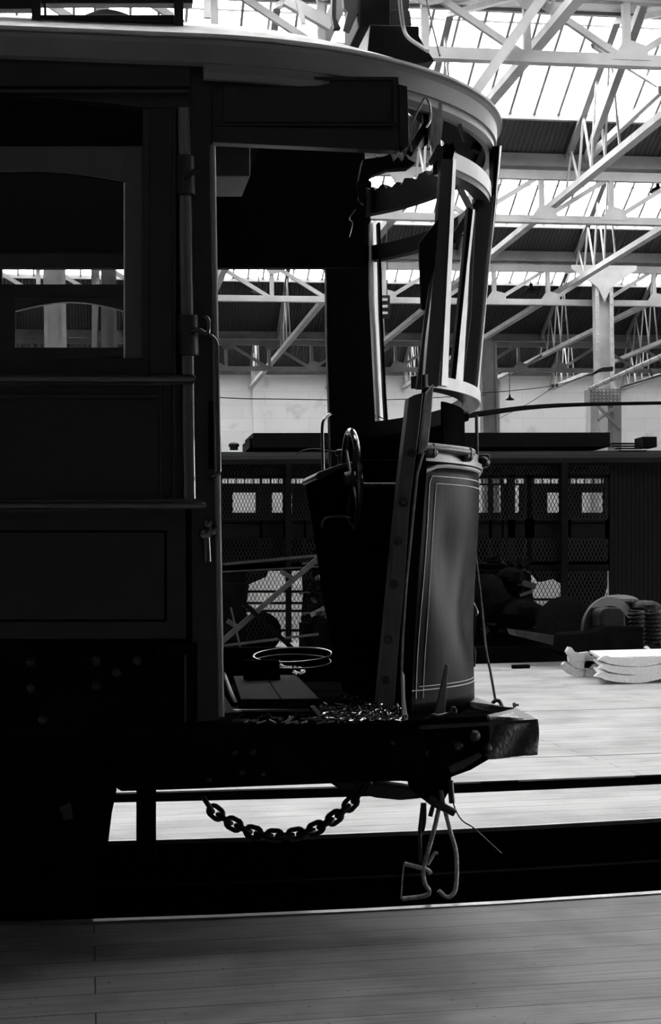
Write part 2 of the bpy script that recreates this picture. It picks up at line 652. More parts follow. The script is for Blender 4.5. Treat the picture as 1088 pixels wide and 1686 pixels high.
# ---- columns
def column(px, y, wd, top, label, m=STEEL, lattice=False):
    p = W(px, 600, y=y)
    t = thing('steel_column', label, 'column', (p.x, y, 0), 'steel columns of the shed')
    if lattice:
        for s in (-1, 1):
            MB().box(p.x + s * wd * .45 - .04, p.x + s * wd * .45 + .04, y - .1, y + .1, 0, top).build('flange', m, t)
        MB().box(p.x - wd * .42, p.x + wd * .42, y - .02, y + .02, 0, top).build('web', m, t)
        r = MB()
        z = .2
        while z < top:
            for s in (-1, 1):
                r.lathe([(.018, 0), (.012, .012), (0, .014)], (p.x + s * wd * .45, y - .1, z), (0, -1, 0), 8)
            z += .16
        r.build('rivet_rows', m, t)
        for s in (-1, 1):
            MB().prism([(p.x, y - .12, top), (p.x, y - .12, top - .75), (p.x + s * .15, y - .12, top - .45), (p.x + s * .7, y - .12, top - .08), (p.x + s * .7, y - .12, top)], (0, .03, 0)).build('gusset', m, t)
    else:
        MB().box(p.x - wd / 2, p.x + wd / 2, y - .08, y + .08, 0, top).build('shaft', m, t)
        MB().box(p.x - wd / 2 - .03, p.x - wd / 2 + .03, y - .13, y + .13, 0, top).build('flange', m, t)
        MB().box(p.x + wd / 2 - .03, p.x + wd / 2 + .03, y - .13, y + .13, 0, top).build('flange', m, t)
    return t


column(994, 29.6, .34, ZT, 'tall riveted steel column rising behind the far tram at right', lattice=True)
column(804, 39.6, .36, ZT, 'dim steel column against the whitewashed wall beside the windscreen', m=STEEL2)
column(92, 22.7, .26, ZT, 'wide steel column seen through the window of the wrecked tram', m=STEEL2)
column(181, 26.5, .2, ZT, 'narrower steel column seen at the right of the tram window', m=STEEL2)

# ---- travelling gantry post and its arm
y = 28.6
g = thing('gantry', 'riveted gantry post on two braced legs with a rising arm, behind the far tram', 'gantry', W(996, 1100, y=y))
slab('head_box', rect(971, 1022, 640, 664), y, .35, STEEL2, g)
slab('leg', rect(972, 986, 664, 1060), y, .3, STEEL, g)
slab('leg', rect(1009, 1023, 664, 1060), y, .3, STEEL2, g)
MB().bar(W(984, 668, y=y), W(1022, 708, y=y), .05, .04).build('cross_brace', STEEL2, g)
MB().bar(W(1012, 672, y=y), W(984, 692, y=y), .05, .04).build('cross_brace', STEEL2, g)
MB().bar(W(986, 724, y=y), W(1012, 704, y=y), .05, .04).build('cross_brace', STEEL2, g)
for i in range(8):
    for j in range(4):
        MB().lathe([(.02, 0), (.012, .012), (0, .014)], W(975 + i * 6.2, 644 + j * 5.4, y=y), (0, -1, 0), 6).build('rivet', STEEL, g)
MB().tube([W(973, 639, y=y), W(1130, 568, y=y - 3)], .05, 8).build('boom', STEEL, g)
rb = MB()
for i in range(12):
    f = i / 12
    p = W(973, 639, y=y).lerp(W(1130, 568, y=y - 3), f)
    rb.lathe([(.062, -.015), (.062, .015)], p, (W(1130, 568, y=y - 3) - W(973, 639, y=y)), 8)
rb.build('collar_rings', STEEL2, g)
MB().tube([W(1022, 638, y=y), W(1130, 604, y=y - 3)], .022, 6).build('stay_rod', IRON, g)
MB().tube([W(1069, 603, y=y - 1), W(1075, 624, y=y - 1)], .012, 6).build('hanger_link', IRON, g)

# ---- drain pipe on the far wall
t = thing('drain_pipe', 'pale drain pipe with a bend fixed to the wall under the dim column', 'pipe', W(797, 740, y=46.7))
MB().tube([W(793, 740, y=46.7), W(793, 640, y=46.7), W(797, 628, y=46.7), W(802, 620, y=46.7), W(802, 604, y=46.7)], .06, 8).build('pipe', STEEL, t)
MB().tube([W(821, 740, y=46.9), W(821, 606, y=46.9)], .035, 8).build('side_pipe', STEEL2, t)
MB().lathe([(.1, -.05), (.1, .05)], W(802, 625, y=46.7), (0, 0, 1), 10).build('collar', STEEL2, t)

# ---- wires
def wire(pts, r, label, m=IRON, name='wire'):
    o = MB().tube(smooth_path([W(a, b, y=c) for a, b, c in pts]), r, 6).build(name, BLK, smooth=True)
    return tag(o, label, 'wire')


wire([(700, 692, 9), (785, 682, 13), (870, 671, 16), (960, 666, 19), (1120, 663, 22)], .026, 'thick black cable sagging across the white wall behind the windscreen')
wire([(96, 640, 22.8), (370, 655, 27), (450, 657, 29), (640, 658, 33), (800, 650, 39.4)], .009, 'thin wire crossing the white wall seen through the tram doorway')
wire([(780, 648, 27), (845, 643, 27), (915, 634, 27), (985, 612, 27)], .006, 'thin wire rising to an insulator beside the tall column')
wire([(819, 690, 46.9), (870, 664, 37), (915, 634, 27)], .006, 'thin wire slanting down left from the knotted insulator')
t = thing('insulator', 'dark bar insulator on a wire in front of the tall column', 'insulator', W(990, 608, y=27))
MB().tube([W(975, 616, y=27), W(985, 610, y=27), W(992, 608, y=27), W(1008, 607, y=27)], [.02, .04, .05, .05], 8).build('insulator_rod', IRON, t)
t = thing('insulator', 'small beaded insulator halfway along the thin wire', 'insulator', W(915, 634, y=27))
MB().tube([W(908, 635.5, y=27), W(911, 635, y=27)], .035, 8).build('bead', IRON, t)
MB().tube([W(915, 634.5, y=27), W(918, 634, y=27)], .035, 8).build('bead', IRON, t)
t = thing('insulator', 'stubby cable end seen through the windscreen above the far tram', 'insulator', W(668, 692, y=20))
MB().tube([W(648, 696, y=20), W(658, 694, y=20), W(664, 692, y=20), W(690, 690, y=20)], [.012, .02, .045, .045], 8).build('insulator_rod', IRON, t)

# ---- pendant lamps
def lamp(px, py, y, wpx, top, label, m=IRON, glass=False):
    p = W(px, py, y=y)
    s = wpx / FPX * y / 2
    t = thing('pendant_lamp', label, 'lamp', p, 'pendant lamps of the shed')
    MB().tube([p + Vector((0, 0, s * .8)), Vector((p.x, y, top))], .009, 6).build('cord', IRON, t)
    MB().lathe([(s * .03, s * 1.1), (s * .22, s * 1.0), (s * .25, s * .55), (s * .6, s * .38), (s, .0), (s * .96, -.01), (s * .5, s * .25), (0, s * .3)], p, (0, 0, 1), 20).build('lamp_shade', m, t, smooth=True)
    MB().lathe([(0, -s * .25), (s * .25, -s * .15), (s * .3, s * .1), (s * .15, s * .4)], p, (0, 0, 1), 12).build('bulb', WHITE if glass else GLASS, t, smooth=True)


lamp(839, 658, 39.9, 16, ZB, 'dark enamel pendant lamp against the white wall right of the windscreen')
lamp(426, 480, 33, 26, HV + .56, 'broad pendant lamp under the girder seen through the doorway', STEEL2, True)
lamp(874, 480, 33, 26, HV + .56, 'broad dark pendant lamp hanging by the girder left of the tall column')
lamp(1083, 315, 24.5, 30, HV + .45, 'pendant lamp cut by the right edge under the upper girder')

# ---- painted letter on a hanging board
t = thing('sign_board', 'dark hanging board with a pale letter E beyond the windscreen post', 'sign', W(625, 505, y=22.9))
slab('board', rect(604, 642, 486, 524), 22.9, .04, IRON, t)
for yy in (491, 502, 513):
    slab('letter_stroke', rect(618, 638, yy, yy + 4), 22.88, .02, WHITE, t, 0)
slab('letter_stroke', rect(614, 619, 491, 517), 22.88, .02, WHITE, t, 0)
MB().tube([W(610, 486, y=22.9), W(610, 346, y=22.9)], .008, 6).build('hanger_wire', IRON, t)
MB().tube([W(637, 486, y=22.9), W(637, 346, y=22.9)], .008, 6).build('hanger_wire', IRON, t)

# ================================================================== THE FAR TRAM
YT = 24.0
ft = thing('tram', 'dark tram with wire mesh screens standing across the shed behind the wreck', 'tram', W(700, 1075, y=YT))
FD = 2.3


def fslab(name, pts, th=.06, m=FAR, y=YT):
    return slab(name, pts, y, th, m, ft, 0)


# roof
pts = []
for f, py in ((0, 764), (0, 756), (.12, 749), (.35, 742), (.7, 738), (1.15, 737)):
    q = W(700, py, y=YT)
    z = q.z
    pts.append((YT - .12 + f, z))
zs = pts[:]
prof = [(0, a, b) for a, b in zs] + [(0, 2 * (YT + FD / 2) - a, b) for a, b in reversed(zs)]
XL, XR = W(-90, 760, y=YT).x, W(1180, 760, y=YT).x
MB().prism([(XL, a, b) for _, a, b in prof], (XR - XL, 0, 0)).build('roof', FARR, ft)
# clerestory box
def ftbox(name, x0, x1, y0, y1, ya, yb, m=FAR):
    a, b = W(x0, y1, y=YT + ya), W(x1, y0, y=YT + ya)
    return MB().box(a.x, b.x, YT + ya, YT + yb, a.z, b.z).build(name, m, ft)


ftbox('clerestory', 417, 1004, 712, 737, .5, 1.8)
ftbox('clerestory_step', 411, 418, 722, 737, .55, 1.7)
p = W(385, 741, y=YT + 1)
MB().lathe([(.07, 0), (.07, .05), (.09, .055), (.09, .1), (.06, .125), (0, .13)], p, (0, 0, 1), 12).build('roof_vent', IRON, ft)
ftbox('roof_box', 1058, 1081, 719, 736, .9, 1.3)
for i in range(4):
    ftbox('roof_board', 1008 + i * 4, 1052 + i * 4, 729 + i * 4, 731 + i * 4, .5 - i * .1, .62 - i * .1)
# long rails of the near side
fslab('letter_board', rect(-90, 1180, 762, 768))
fslab('head_rail', rect(-90, 1180, 781, 787), .08)
fslab('belt_rail', rect(-90, 1010, 853, 862), .08)
fslab('side_panel', rect(-90, 1010, 860, 886), .08)
fslab('lower_rail', rect(-90, 1010, 922, 938), .08)
for a, b in ((360, 366), (428, 432), (446, 447), (466, 477), (500, 504), (522, 524), (612, 622), (700, 712), (775, 785), (805, 810), (826, 829), (836, 848), (864, 870), (868, 880), (922, 940), (996, 1006), (250, 262), (120, 130), (20, 30)):
    fslab('side_post', rect(a, b, 766, 925), .08)
# end boarding
eb = MB()
x = 1004
while x < 1180:
    pp = [W(a, b, y=YT - .02) for a, b in rect(x, x + 6.4, 768, 1062)]
    eb.prism(pp, (0, .05, 0))
    x += 7
eb.build('end_boarding', FAR, ft)
# far side wall with its window holes
holes = [(383, 421), (448, 470), (476, 481), (512, 545), (650, 690), (786, 805), (812, 826), (848, 855), (901, 928), (958, 993), (140, 190), (40, 80)]
ys = YT + FD
prev = -120
for (a, b) in sorted(holes):
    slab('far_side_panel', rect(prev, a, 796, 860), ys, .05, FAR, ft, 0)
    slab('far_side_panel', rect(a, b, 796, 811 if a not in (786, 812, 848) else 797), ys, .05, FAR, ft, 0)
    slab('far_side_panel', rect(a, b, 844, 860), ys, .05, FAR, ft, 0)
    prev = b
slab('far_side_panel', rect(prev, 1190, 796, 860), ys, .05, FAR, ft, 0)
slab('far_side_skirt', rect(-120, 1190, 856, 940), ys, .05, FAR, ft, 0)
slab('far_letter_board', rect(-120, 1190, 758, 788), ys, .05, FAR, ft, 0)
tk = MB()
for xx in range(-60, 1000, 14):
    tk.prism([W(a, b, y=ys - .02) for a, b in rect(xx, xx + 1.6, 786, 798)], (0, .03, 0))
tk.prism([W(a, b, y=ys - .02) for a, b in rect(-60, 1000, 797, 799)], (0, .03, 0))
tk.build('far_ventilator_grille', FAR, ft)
# floor
a, b = W(-100, 938, y=YT), W(1180, 930, y=YT)
MB().box(a.x, b.x, YT, YT + FD, a.z - .08, a.z + .02).build('platform_floor', FAR, ft)


def mesh_screen(px0, px1, py0, py1, label_name='mesh_screen', sp=8.0, hh=16.0, y=YT - .05, parent=None, r=.008):
    o = MB()
    h = py1 - py0
    kx = sp / hh * 1.0

    def seg(x0, y0, x1, y1):
        # clip to the frame in x
        if x1 == x0:
            return
        if x0 > x1:
            x0, y0, x1, y1 = x1, y1, x0, y0
        if x1 < px0 or x0 > px1:
            return
        if x0 < px0:
            t_ = (px0 - x0) / (x1 - x0); y0 += (y1 - y0) * t_; x0 = px0
        if x1 > px1:
            t_ = (px1 - x0) / (x1 - x0); y1 = y0 + (y1 - y0) * t_; x1 = px1
        o.bar(W(x0, y0, y=y), W(x1, y1, y=y), r, r)
    x = px0 - h * kx
    while x < px1 + h * kx:
        seg(x, py0, x + h * kx, py1)
        seg(x, py0, x - h * kx, py1)
        x += sp
    return o.build(label_name, WIRE, parent if parent is not None else ft)


mesh_screen(364, 470, 766, 782, sp=6, hh=9)
mesh_screen(476, 620, 766, 782, sp=6, hh=9)
mesh_screen(780, 920, 766, 782, sp=6, hh=9)
mesh_screen(936, 1004, 766, 782, sp=6, hh=9)
mesh_screen(364, 470, 786, 856, sp=5.4, hh=13)
mesh_screen(476, 620, 786, 856, sp=5.4, hh=13)
mesh_screen(780, 868, 786, 856, sp=6, hh=13)
mesh_screen(876, 1000, 786, 856, sp=6, hh=13)
mesh_screen(364, 470, 886, 925, sp=6, hh=13)
mesh_screen(476, 620, 886, 925, sp=6, hh=13)
mesh_screen(780, 868, 886, 925, sp=6, hh=13)
mesh_screen(876, 1000, 886, 925, sp=6, hh=13)
# posts in front of the screens
for a, b in ((471, 480), (925, 935)):
    slab('outer_post', rect(a, b, 762, 1058), YT - .16, .08, FAR, ft, 0)
# running gear and skirt: solid except the gaps
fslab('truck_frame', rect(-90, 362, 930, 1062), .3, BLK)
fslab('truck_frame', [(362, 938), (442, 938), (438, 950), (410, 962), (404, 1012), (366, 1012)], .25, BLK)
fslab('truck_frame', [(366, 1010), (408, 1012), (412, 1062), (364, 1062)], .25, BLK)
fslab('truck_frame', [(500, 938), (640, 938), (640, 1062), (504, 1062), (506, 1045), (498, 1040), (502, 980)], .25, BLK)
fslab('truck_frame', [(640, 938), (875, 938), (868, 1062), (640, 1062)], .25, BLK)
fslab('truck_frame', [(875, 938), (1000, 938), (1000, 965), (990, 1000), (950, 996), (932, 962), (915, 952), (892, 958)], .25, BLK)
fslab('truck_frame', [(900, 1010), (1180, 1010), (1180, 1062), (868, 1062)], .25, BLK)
mesh_screen(404, 520, 940, 1058, 'lower_mesh_screen', sp=6.5, hh=13)
mesh_screen(868, 1000, 940, 1030, 'lower_mesh_screen', sp=6.5, hh=13)
for a, b, c_ in ((405, 512, 972), (405, 512, 991), (405, 620, 1004), (405, 512, 1036), (870, 1000, 985), (870, 1000, 1006)):
    fslab('truck_rail', rect(a, b, c_, c_ + 4), .06, BLK, YT + .3)
for i in range(5):
    c_ = W(470, 1050, y=YT + .6)
for cx_ in (430, 560, 700, 820, 960):
    p = W(cx_, 1045, y=YT + .5)
    MB().lathe([(.06, 0), (.3, 0), (.3, .04), (.34, .04), (.34, .07), (.06, .07), (.06, 1.5)], (p.x, YT + .5, .36), (0, 1, 0), 24).build('wheel', BLK, ft)

# ---- scrap timber, poles and trestles in front of the far tram (through the doorway)
def pole(pts, y, r, label, m=VARN, name='timber_pole', cat='pole', grp='scrap poles leaning between the trams', w2=None):
    q = [W(a, b, y=y) for a, b in pts]
    o = MB()
    for i in range(len(q) - 1):
        o.bar(q[i], q[i + 1], r * 2, r * 1.4)
    return tag(o.build(name, m), label, cat, grp)


TIM = mat('grey_weathered_timber', .04, .7, .3, noise=.3, nscale=10)
pole([(335, 932), (530, 914)], 20.72, .018, 'long pole lying nearly level high across the doorway view', TIM)
pole([(355, 942), (524, 933)], 20.7, .01, 'thin rod lying level below the long pole', TIM)
pole([(345, 1066), (524, 1044)], 20.55, .016, 'pale pole lying low, just above the tilted hoop', TIM)
pole([(368, 962), (516, 1100)], 20.1, .03, 'dark plank falling to the right behind the ladder', BLK)
pole([(380, 1000), (404, 1101)], 20.0, .012, 'short thin rod leaning beside the far tram truck', TIM)
t = thing('ladder', 'timber ladder with rung boards leaning up to the right across the doorway view', 'ladder', W(350, 1076, y=20.2))
MB().bar(W(314, 1101, y=20.2), W(540, 905, y=20.2), .07, .05).build('stile', TIM, t)
for (a, b) in (((462, 941), (484, 953)), ((400, 994), (424, 1009)), ((374, 1022), (396, 1035))):
    MB().bar(W(*a, y=20.15), W(*b, y=20.15), .06, .04).build('rung', TIM, t)
tag(slab('cabinet', rect(360, 406, 960, 1101), 20.6, .5, BLK, None, .01), 'dark metal cabinet standing left of the leaning ladder', 'cabinet')
t = thing('parts_rack', 'black open rack loaded with bars and frames behind the controller', 'rack', W(560, 1080, y=20.8))
slab('rack_upright', rect(516, 523, 905, 1099), 20.8, .1, BLK, t, 0)
slab('rack_upright', rect(556, 563, 905, 1099), 20.8, .1, BLK, t, 0)
slab('rack_base', rect(500, 620, 1026, 1098), 20.9, .5, BLK, t, .01)
for i, (x0, x1, yy) in enumerate(((505, 600, 925), (512, 610, 955), (500, 560, 975), (520, 615, 993), (505, 600, 1010))):
    slab('rack_bar', rect(x0, x1, yy, yy + 4), 20.75, .5, BLK if i % 2 else IRON, t, 0)
for i in range(26):
    rnd = random.Random(50 + i)
    a = (rnd.uniform(500, 545), rnd.uniform(925, 1020))
    MB().bar(W(*a, y=20.7), W(a[0] + rnd.uniform(8, 26), a[1] + rnd.uniform(-14, 14), y=20.85), rnd.uniform(.02, .07), .04).build('rack_load', BLK if i % 3 else IRON, t)

# ---- scrap right of the dash: machine parts pile
def blob_mesh(cx, cy, y, rx, rz, ry, seed):
    rnd = random.Random(seed)
    c = W(cx, cy, y=y)
    s = y / FPX
    o = MB()
    rows = []
    for i in range(9):
        th = math.pi * i / 8
        row = []
        for j in range(14):
            ph = 2 * math.pi * j / 14
            k_ = 1 + rnd.uniform(-.1, .1)
            row.append((c.x + rx * s * math.sin(th) * math.cos(ph) * k_, y + ry * math.sin(th) * math.sin(ph) * k_, c.z + rz * s * math.cos(th) * k_))
        rows.append(row)
    return o.grid(rows, closed=True)


y = 19.4
t = thing('wheel_set', 'dark spoked tram wheel pair leaning in the scrap heap at right', 'wheel set', W(1000, 1060, y=y))
p = W(1002, 1040, y=y)
rr = 55 * y / FPX
MB().lathe([(rr * .8, .0), (rr * .8, -.05), (rr, -.06), (rr, 0), (rr * 1.08, .0), (rr * 1.08, .05), (rr * .8, .05)], (p.x, y, p.z), (.35, -1, .05), 40).build('wheel_rim', mat('worn_rim', .018, .5, .2), t, smooth=True)
MB().lathe([(.0, .0), (rr * .82, .0), (rr * .82, .03), (0, .05)], (p.x, y, p.z), (.35, -1, .05), 32).build('wheel_disc', BLK, t)
MB().tube([(p.x - .1, y + .4, p.z - .02), (p.x + .25, y - .35, p.z + .02)], .07, 12).build('axle', SCR, t)
p = W(930, 1030, y=y + .7)
t = thing('wheel_set', 'dark wheel pair mostly hidden left of the leaning wheel', 'wheel set', p)
MB().lathe([(0, .1), (rr * .85, .1), (rr * .85, .0), (rr * .95, .0), (rr * .95, .06), (0, .06)], p, (-.3, -1, .0), 36).build('wheel_rim', SCR, t)
y = 19.0
t = thing('traction_motor', 'rounded black tram motor casing sitting before the leaning wheel', 'motor', W(1010, 1085, y=y))
p0 = W(985, 1050, y=y)
sc = y / FPX
prof = [(990, 1070), (988, 1010), (992, 1003), (1003, 1000), (1022, 1001), (1030, 1008), (1032, 1070)]
MB().prism([W(a, b, y=y - .1) for a, b in prof], (0, .5, 0)).build('motor_case', SCR, t, bevel=.03)
MB().prism([W(a, b, y=y - .25) for a, b in [(935, 1044), (985, 1040), (996, 1030), (1060, 1032), (1060, 1075), (932, 1075)]], (0, .6, 0)).build('base_frame', BLK, t, bevel=.02)
t = thing('coil_spring', 'stack of thick black spring coils at the right end of the scrap heap', 'spring', W(1065, 1075, y=y))
for cx_, nm in ((1048, 'spring_coil'), (1076, 'spring_coil')):
    c_ = W(cx_, 1062, y=y)
    pth = [(c_.x + math.cos(a * .5) * .1, y + math.sin(a * .5) * .1, c_.z + a * .0043) for a in range(0, 106)]
    MB().tube(pth, .022, 8).build(nm, SCR, t)
t = thing('tarpaulin_bundle', 'crumpled pale topped bundle lying over the leaning wheel', 'bundle', W(1010, 990, y=19.7))
blob_mesh(1018, 990, 19.9, 36, 11, .3, 3).build('cloth', mat('dirty_cloth', .03, .8, noise=.3, bump=.6, bscale=12), t, smooth=True)
blob_mesh(1062, 1000, 19.6, 26, 12, .3, 5).build('cloth', SCR, t, smooth=True)
for i, (cx_, cy_, rx, rz, lab) in enumerate(((900, 1020, 30, 12, 'lumpy dark casting at the left end of the scrap heap'), (858, 1010, 40, 26, 'large black casting behind the tram dash corner'), (940, 1055, 35, 20, 'flat black casting under the hidden wheel'), (800, 985, 40, 42, 'tall black machine heap just right of the dash'), (840, 950, 22, 16, 'small rounded casting atop the machine heap'))):
    o = blob_mesh(cx_, cy_, 20.5 + i * .1, rx, rz, .35, 20 + i).build('casting', BLK if i != 0 else SCR, smooth=True)
    tag(o, lab, 'casting')
MB_ = MB().prism([W(a, b, y=19.6) for a, b in [(846, 1036), (928, 1048), (936, 1056), (930, 1066), (850, 1046)]], (0, .35, 0)).build('scrap_plate', TIM)
tag(MB_, 'long flat plate with a lit edge sloping out of the scrap heap', 'plate')
t = thing('parts_heap', 'black heap of stacked parts and loose bars behind the castings', 'heap', W(850, 1090, y=21))
slab('stacked_parts', [(770, 930), (872, 925), (880, 1000), (930, 1050), (925, 1093), (770, 1093)], 21.4, .8, BLK, t, .02)
for i, (a, b, yy) in enumerate(((776, 802, 925), (786, 812, 946), (790, 870, 938), (838, 862, 962), (872, 905, 1046), (782, 830, 978), (800, 850, 990), (784, 812, 1008), (815, 860, 1020))):
    slab('loose_bar', rect(a, b, yy, yy + 2.5), 21.2, .3, SCR, t, 0)
rnd = random.Random(77)
for i in range(30):
    a = (rnd.uniform(785, 870), rnd.uniform(920, 1040))
    MB().bar(W(*a, y=21.25), W(a[0] + rnd.uniform(6, 24), a[1] + rnd.uniform(-12, 12), y=21.35), rnd.uniform(.02, .09), .05).build('loose_part', BLK if i % 3 else SCR, t)

# low skid under the pile
tag(slab('timber_skid', rect(780, 1190, 1066, 1096), 20.4, .5, BLK, None, .01), 'long dark timber skid carrying the scrap heap', 'skid')

# block and spike on the floor
p = W(857, 1101, z=0)
tag(MB().box(p.x - .1, p.x + .13, p.y, p.y + .1, .0, .05).build('timber_block', BLK, bevel=.006), 'small black timber block lying on the lit floor', 'block')

# ---- stack of three white curved-end benches
yN, yF = 16.0, 17.3
groups = 'stacked white curved frames'
nr = [[(985, 1087), (988, 1083.5), (993, 1080.5), (999, 1079.5), (1006, 1082), (1022, 1084), (1038, 1085), (1065, 1084), (1088, 1080), (1130, 1068), (1130, 1080), (1088, 1092), (1065, 1097), (1048, 1098), (1019, 1096), (1002, 1092.5), (994, 1088.5)]]
offs = [(0, 0), (1, 13.5), (-5, 27)]
fr = [[(932, 1073), (936.5, 1065), (940.7, 1066), (946, 1073), (954, 1075), (969, 1073), (973, 1081), (969, 1087), (954, 1090), (944, 1087), (936.5, 1079.5)],
      [(936, 1081), (943, 1080), (946, 1086), (958, 1090), (971, 1087), (974, 1095), (970, 1100), (955, 1101), (945, 1098), (937, 1089)],
      [(926, 1094), (930, 1089.5), (938.6, 1096), (950, 1101.5), (963.8, 1101.5), (964, 1107), (960.6, 1113), (950, 1114.7), (937.6, 1110), (929, 1102.6)]]
names = ['uppermost', 'middle', 'lowest']
for i in range(3):
    t = thing('curved_frame', 'white painted frame with curled ends on the floor, %s of three stacked' % names[i], 'frame', W(1000, 1110, y=yN), groups)
    ox, oy = offs[i]
    MB().prism([W(a + ox, b + oy, y=yN) for a, b in nr[0]], (0, .07, 0)).build('curved_runner', WHITE, t)
    # far runner: curled tip extended right behind the deck
    q = [W(a, b, y=yF) for a, b in fr[i]]
    MB().prism(q, (0, .07, 0)).build('curled_end', WHITE, t)
    a0 = W(962, fr[i][0][1] + 12, y=yF)
    MB().box(a0.x, a0.x + 1.6, yF + .0, yF + .07, a0.z - .06, a0.z + .03).build('rear_runner', WHITE, t)
    zt = W(1000, 1081 + oy, y=yN).z
    pa = W(972 + (0 if i == 0 else 5), 1073, y=yF); pb = W(992 + ox, 1083, y=yN)
    MB().prism([(pa.x, yF + .03, zt + .00), (pa.x + 1.7, yF + .03, zt + .00), (pb.x + 1.3, yN + .03, zt - .01), (pb.x, yN + .03, zt - .01)], (0, 0, -.03)).build('deck_board', WHITE, t)
    if i == 0:
        q = [W(a, b, y=yF) for a, b in [(1062, 1066), (1066, 1064), (1072, 1069), (1090, 1074), (1110, 1078), (1085, 1078), (1070, 1073)]]
        MB().prism(q, (0, .07, 0)).build('curled_end', WHITE, t, bevel=.004)

# ================================================================== THE WRECKED TRAM
YS = 5.2
YE = 7.3
YM = 6.25
tr = thing('tram', 'wrecked dark tram with smashed front vestibule filling the foreground', 'tram', (-1.0, YS, 0))


def ts(name, pts, y0=YS, th=.04, m=PAINT, bevel=.003, parent=tr):
    return slab(name, pts, y0, th, m, parent, bevel)


# ---- near side, window bay
ts('letter_board', rect(-260, 313, 96, 142), YS - .03, .07, PAINT)
ts('letter_board_moulding', rect(-260, 313, 146, 153), YS - .045, .06, PAINT2)
arch = [(-260, 152), (313, 152), (313, 178), (240, 178)]
for i in range(1, 12):
    f = i / 12
    xx = 240 - f * 250
    arch.append((xx, 178 - 20 * math.sin(f * math.pi * .5)))
arch += [(-10, 158), (-260, 158)]
ts('arched_head_board', arch, YS - .01, .05, PAINT)
ts('pillar', rect(247, 289, 178, 616), YS - .02, .08, PAINT)
ts('pillar_beading', rect(284, 290, 178, 830), YS - .028, .02, PAINT)
ts('window_jamb', rect(235, 249, 178, 602), YS + .0, .06, PAINT2)
wf = ts('window_sash', rect(206, 236, 240, 600), YS + .02, .035, VARN)
sash_top = [(-260, 240), (236, 240), (236, 292)]
sash_top += [(206 - i * 21, 300 - 17 * math.sin(min(i / 7, 1) * math.pi / 2)) for i in range(0, 12)] + [(-260, 283)]
ts('sash_head', sash_top, YS + .022, .03, VARN, parent=wf)
ts('sash_sill', rect(-260, 250, 590, 620), YS - .0, .05, PAINT)
ts('upper_glass', rect(-260, 210, 283, 418), YS + .035, .004, TINT, 0, parent=wf)
ts('lower_glass', rect(-260, 210, 416, 592), YS + .035, .004, GLASS, 0, parent=wf)
ts('fanlight_blind', rect(-260, 240, 150, 245), YS + .05, .01, DARKW, 0)
ts('sash_lit_edge', rect(203.5, 206, 300, 590), YS + .015, .01, CREAM, 0, parent=wf)  # pale strip painted in for the sash edge lit from behind
# ---- belt rails
def rail_round(name, y0, y1, xend, prot, m):
    a = W(-260, (y0 + y1) / 2, y=YS); b = W(xend, (y0 + y1) / 2, y=YS)
    r = abs(W(0, y1, y=YS).z - W(0, y0, y=YS).z) / 2
    o = MB().tube([(a.x, YS - prot, a.z), (b.x - .03, YS - prot, b.z), (b.x - .01, YS - prot, b.z), (b.x + .0, YS - prot, b.z)], [r, r, r * .95, r * .55], 16)
    o.box(a.x, b.x - .01, YS - prot, YS + .03, min(a.z, b.z) - r * .9, max(a.z, b.z) + r * .9)
    return o.build(name, m, tr, smooth=True)


GLOSS = mat('glossy_black_paint', .03, .14, .7, coat=.5)
rail_round('belt_rail', 619, 635, 321, .05, GLOSS)
rail_round('waist_rail', 827, 841, 337, .06, GLOSS)
ts('upper_side_panel', rect(-260, 300, 630, 832), YS + .03, .03, PAINT2)
ts('panel_moulding', rect(-260, 262, 648, 656), YS + .01, .03, PAINT2)
ts('panel_moulding', rect(262, 268, 630, 830), YS + .01, .03, PAINT2)
ts('lower_side_panel', rect(-260, 306, 838, 1052), YS + .0, .03, PAINT)
# lining rectangle as a shallow recessed frame
ts('lining_frame', rect(-260, 272, 873, 877), YS - .003, .01, BLK, 0)
ts('lining_frame', rect(-260, 272, 1020, 1024), YS - .003, .01, BLK, 0)
ts('lining_frame', rect(270, 275, 873, 1024), YS - .003, .01, BLK, 0)
ts('rocker_panel', rect(-260, 330, 1050, 1215), YS + .015, .03, BLK)
ts('step_box', rect(257, 325, 1058, 1200), YS - .03, .05, BLK)
ts('step_box_frame', rect(303, 307, 1078, 1190), YS - .036, .01, PAINT2)
for (px, py) in ((50, 1090), (158, 1088), (192, 1108), (50, 1134), (158, 1130), (226, 1088), (70, 1185)):
    MB().lathe([(.016, 0), (.016, .006), (.01, .012), (0, .014)], W(px, py, y=YS + .015), (0, -1, 0), 10).build('rocker_bolt', IRON, tr, smooth=True)

# ---- round corner pole with its brackets
p0, p1 = W(302, 180, y=YS - .01), W(312, 828, y=YS - .01)
MB().tube([p0, p1], .026, 20).build('corner_pole', mat('corner_pole_paint', .035, .22, .8, coat=.6), tr, smooth=True)
o = MB().tube([W(304, 258, y=YS - .02), W(306, 322, y=YS - .02)], .033, 16)
cb = o.build('hinge_bracket', IRON, tr, bevel=.002, smooth=True)
MB().tube(smooth_path([W(304, 296, y=YS - .045), W(312, 288, y=YS - .06), W(322, 281, y=YS - .07), (W(330, 280, y=YS - .07))]), .008, 10).build('hook', IRON, cb, smooth=True)
o = MB().tube([W(309, 520, y=YS - .02), W(311, 586, y=YS - .02)], .035, 16)
hb = o.build('handle_bracket', IRON, tr, smooth=True)
MB().tube(smooth_path([W(316, 546, y=YS - .05), W(326, 543, y=YS - .07), W(337, 549, y=YS - .07)]), .009, 10).build('bracket_arm', GLOSS, hb, smooth=True)
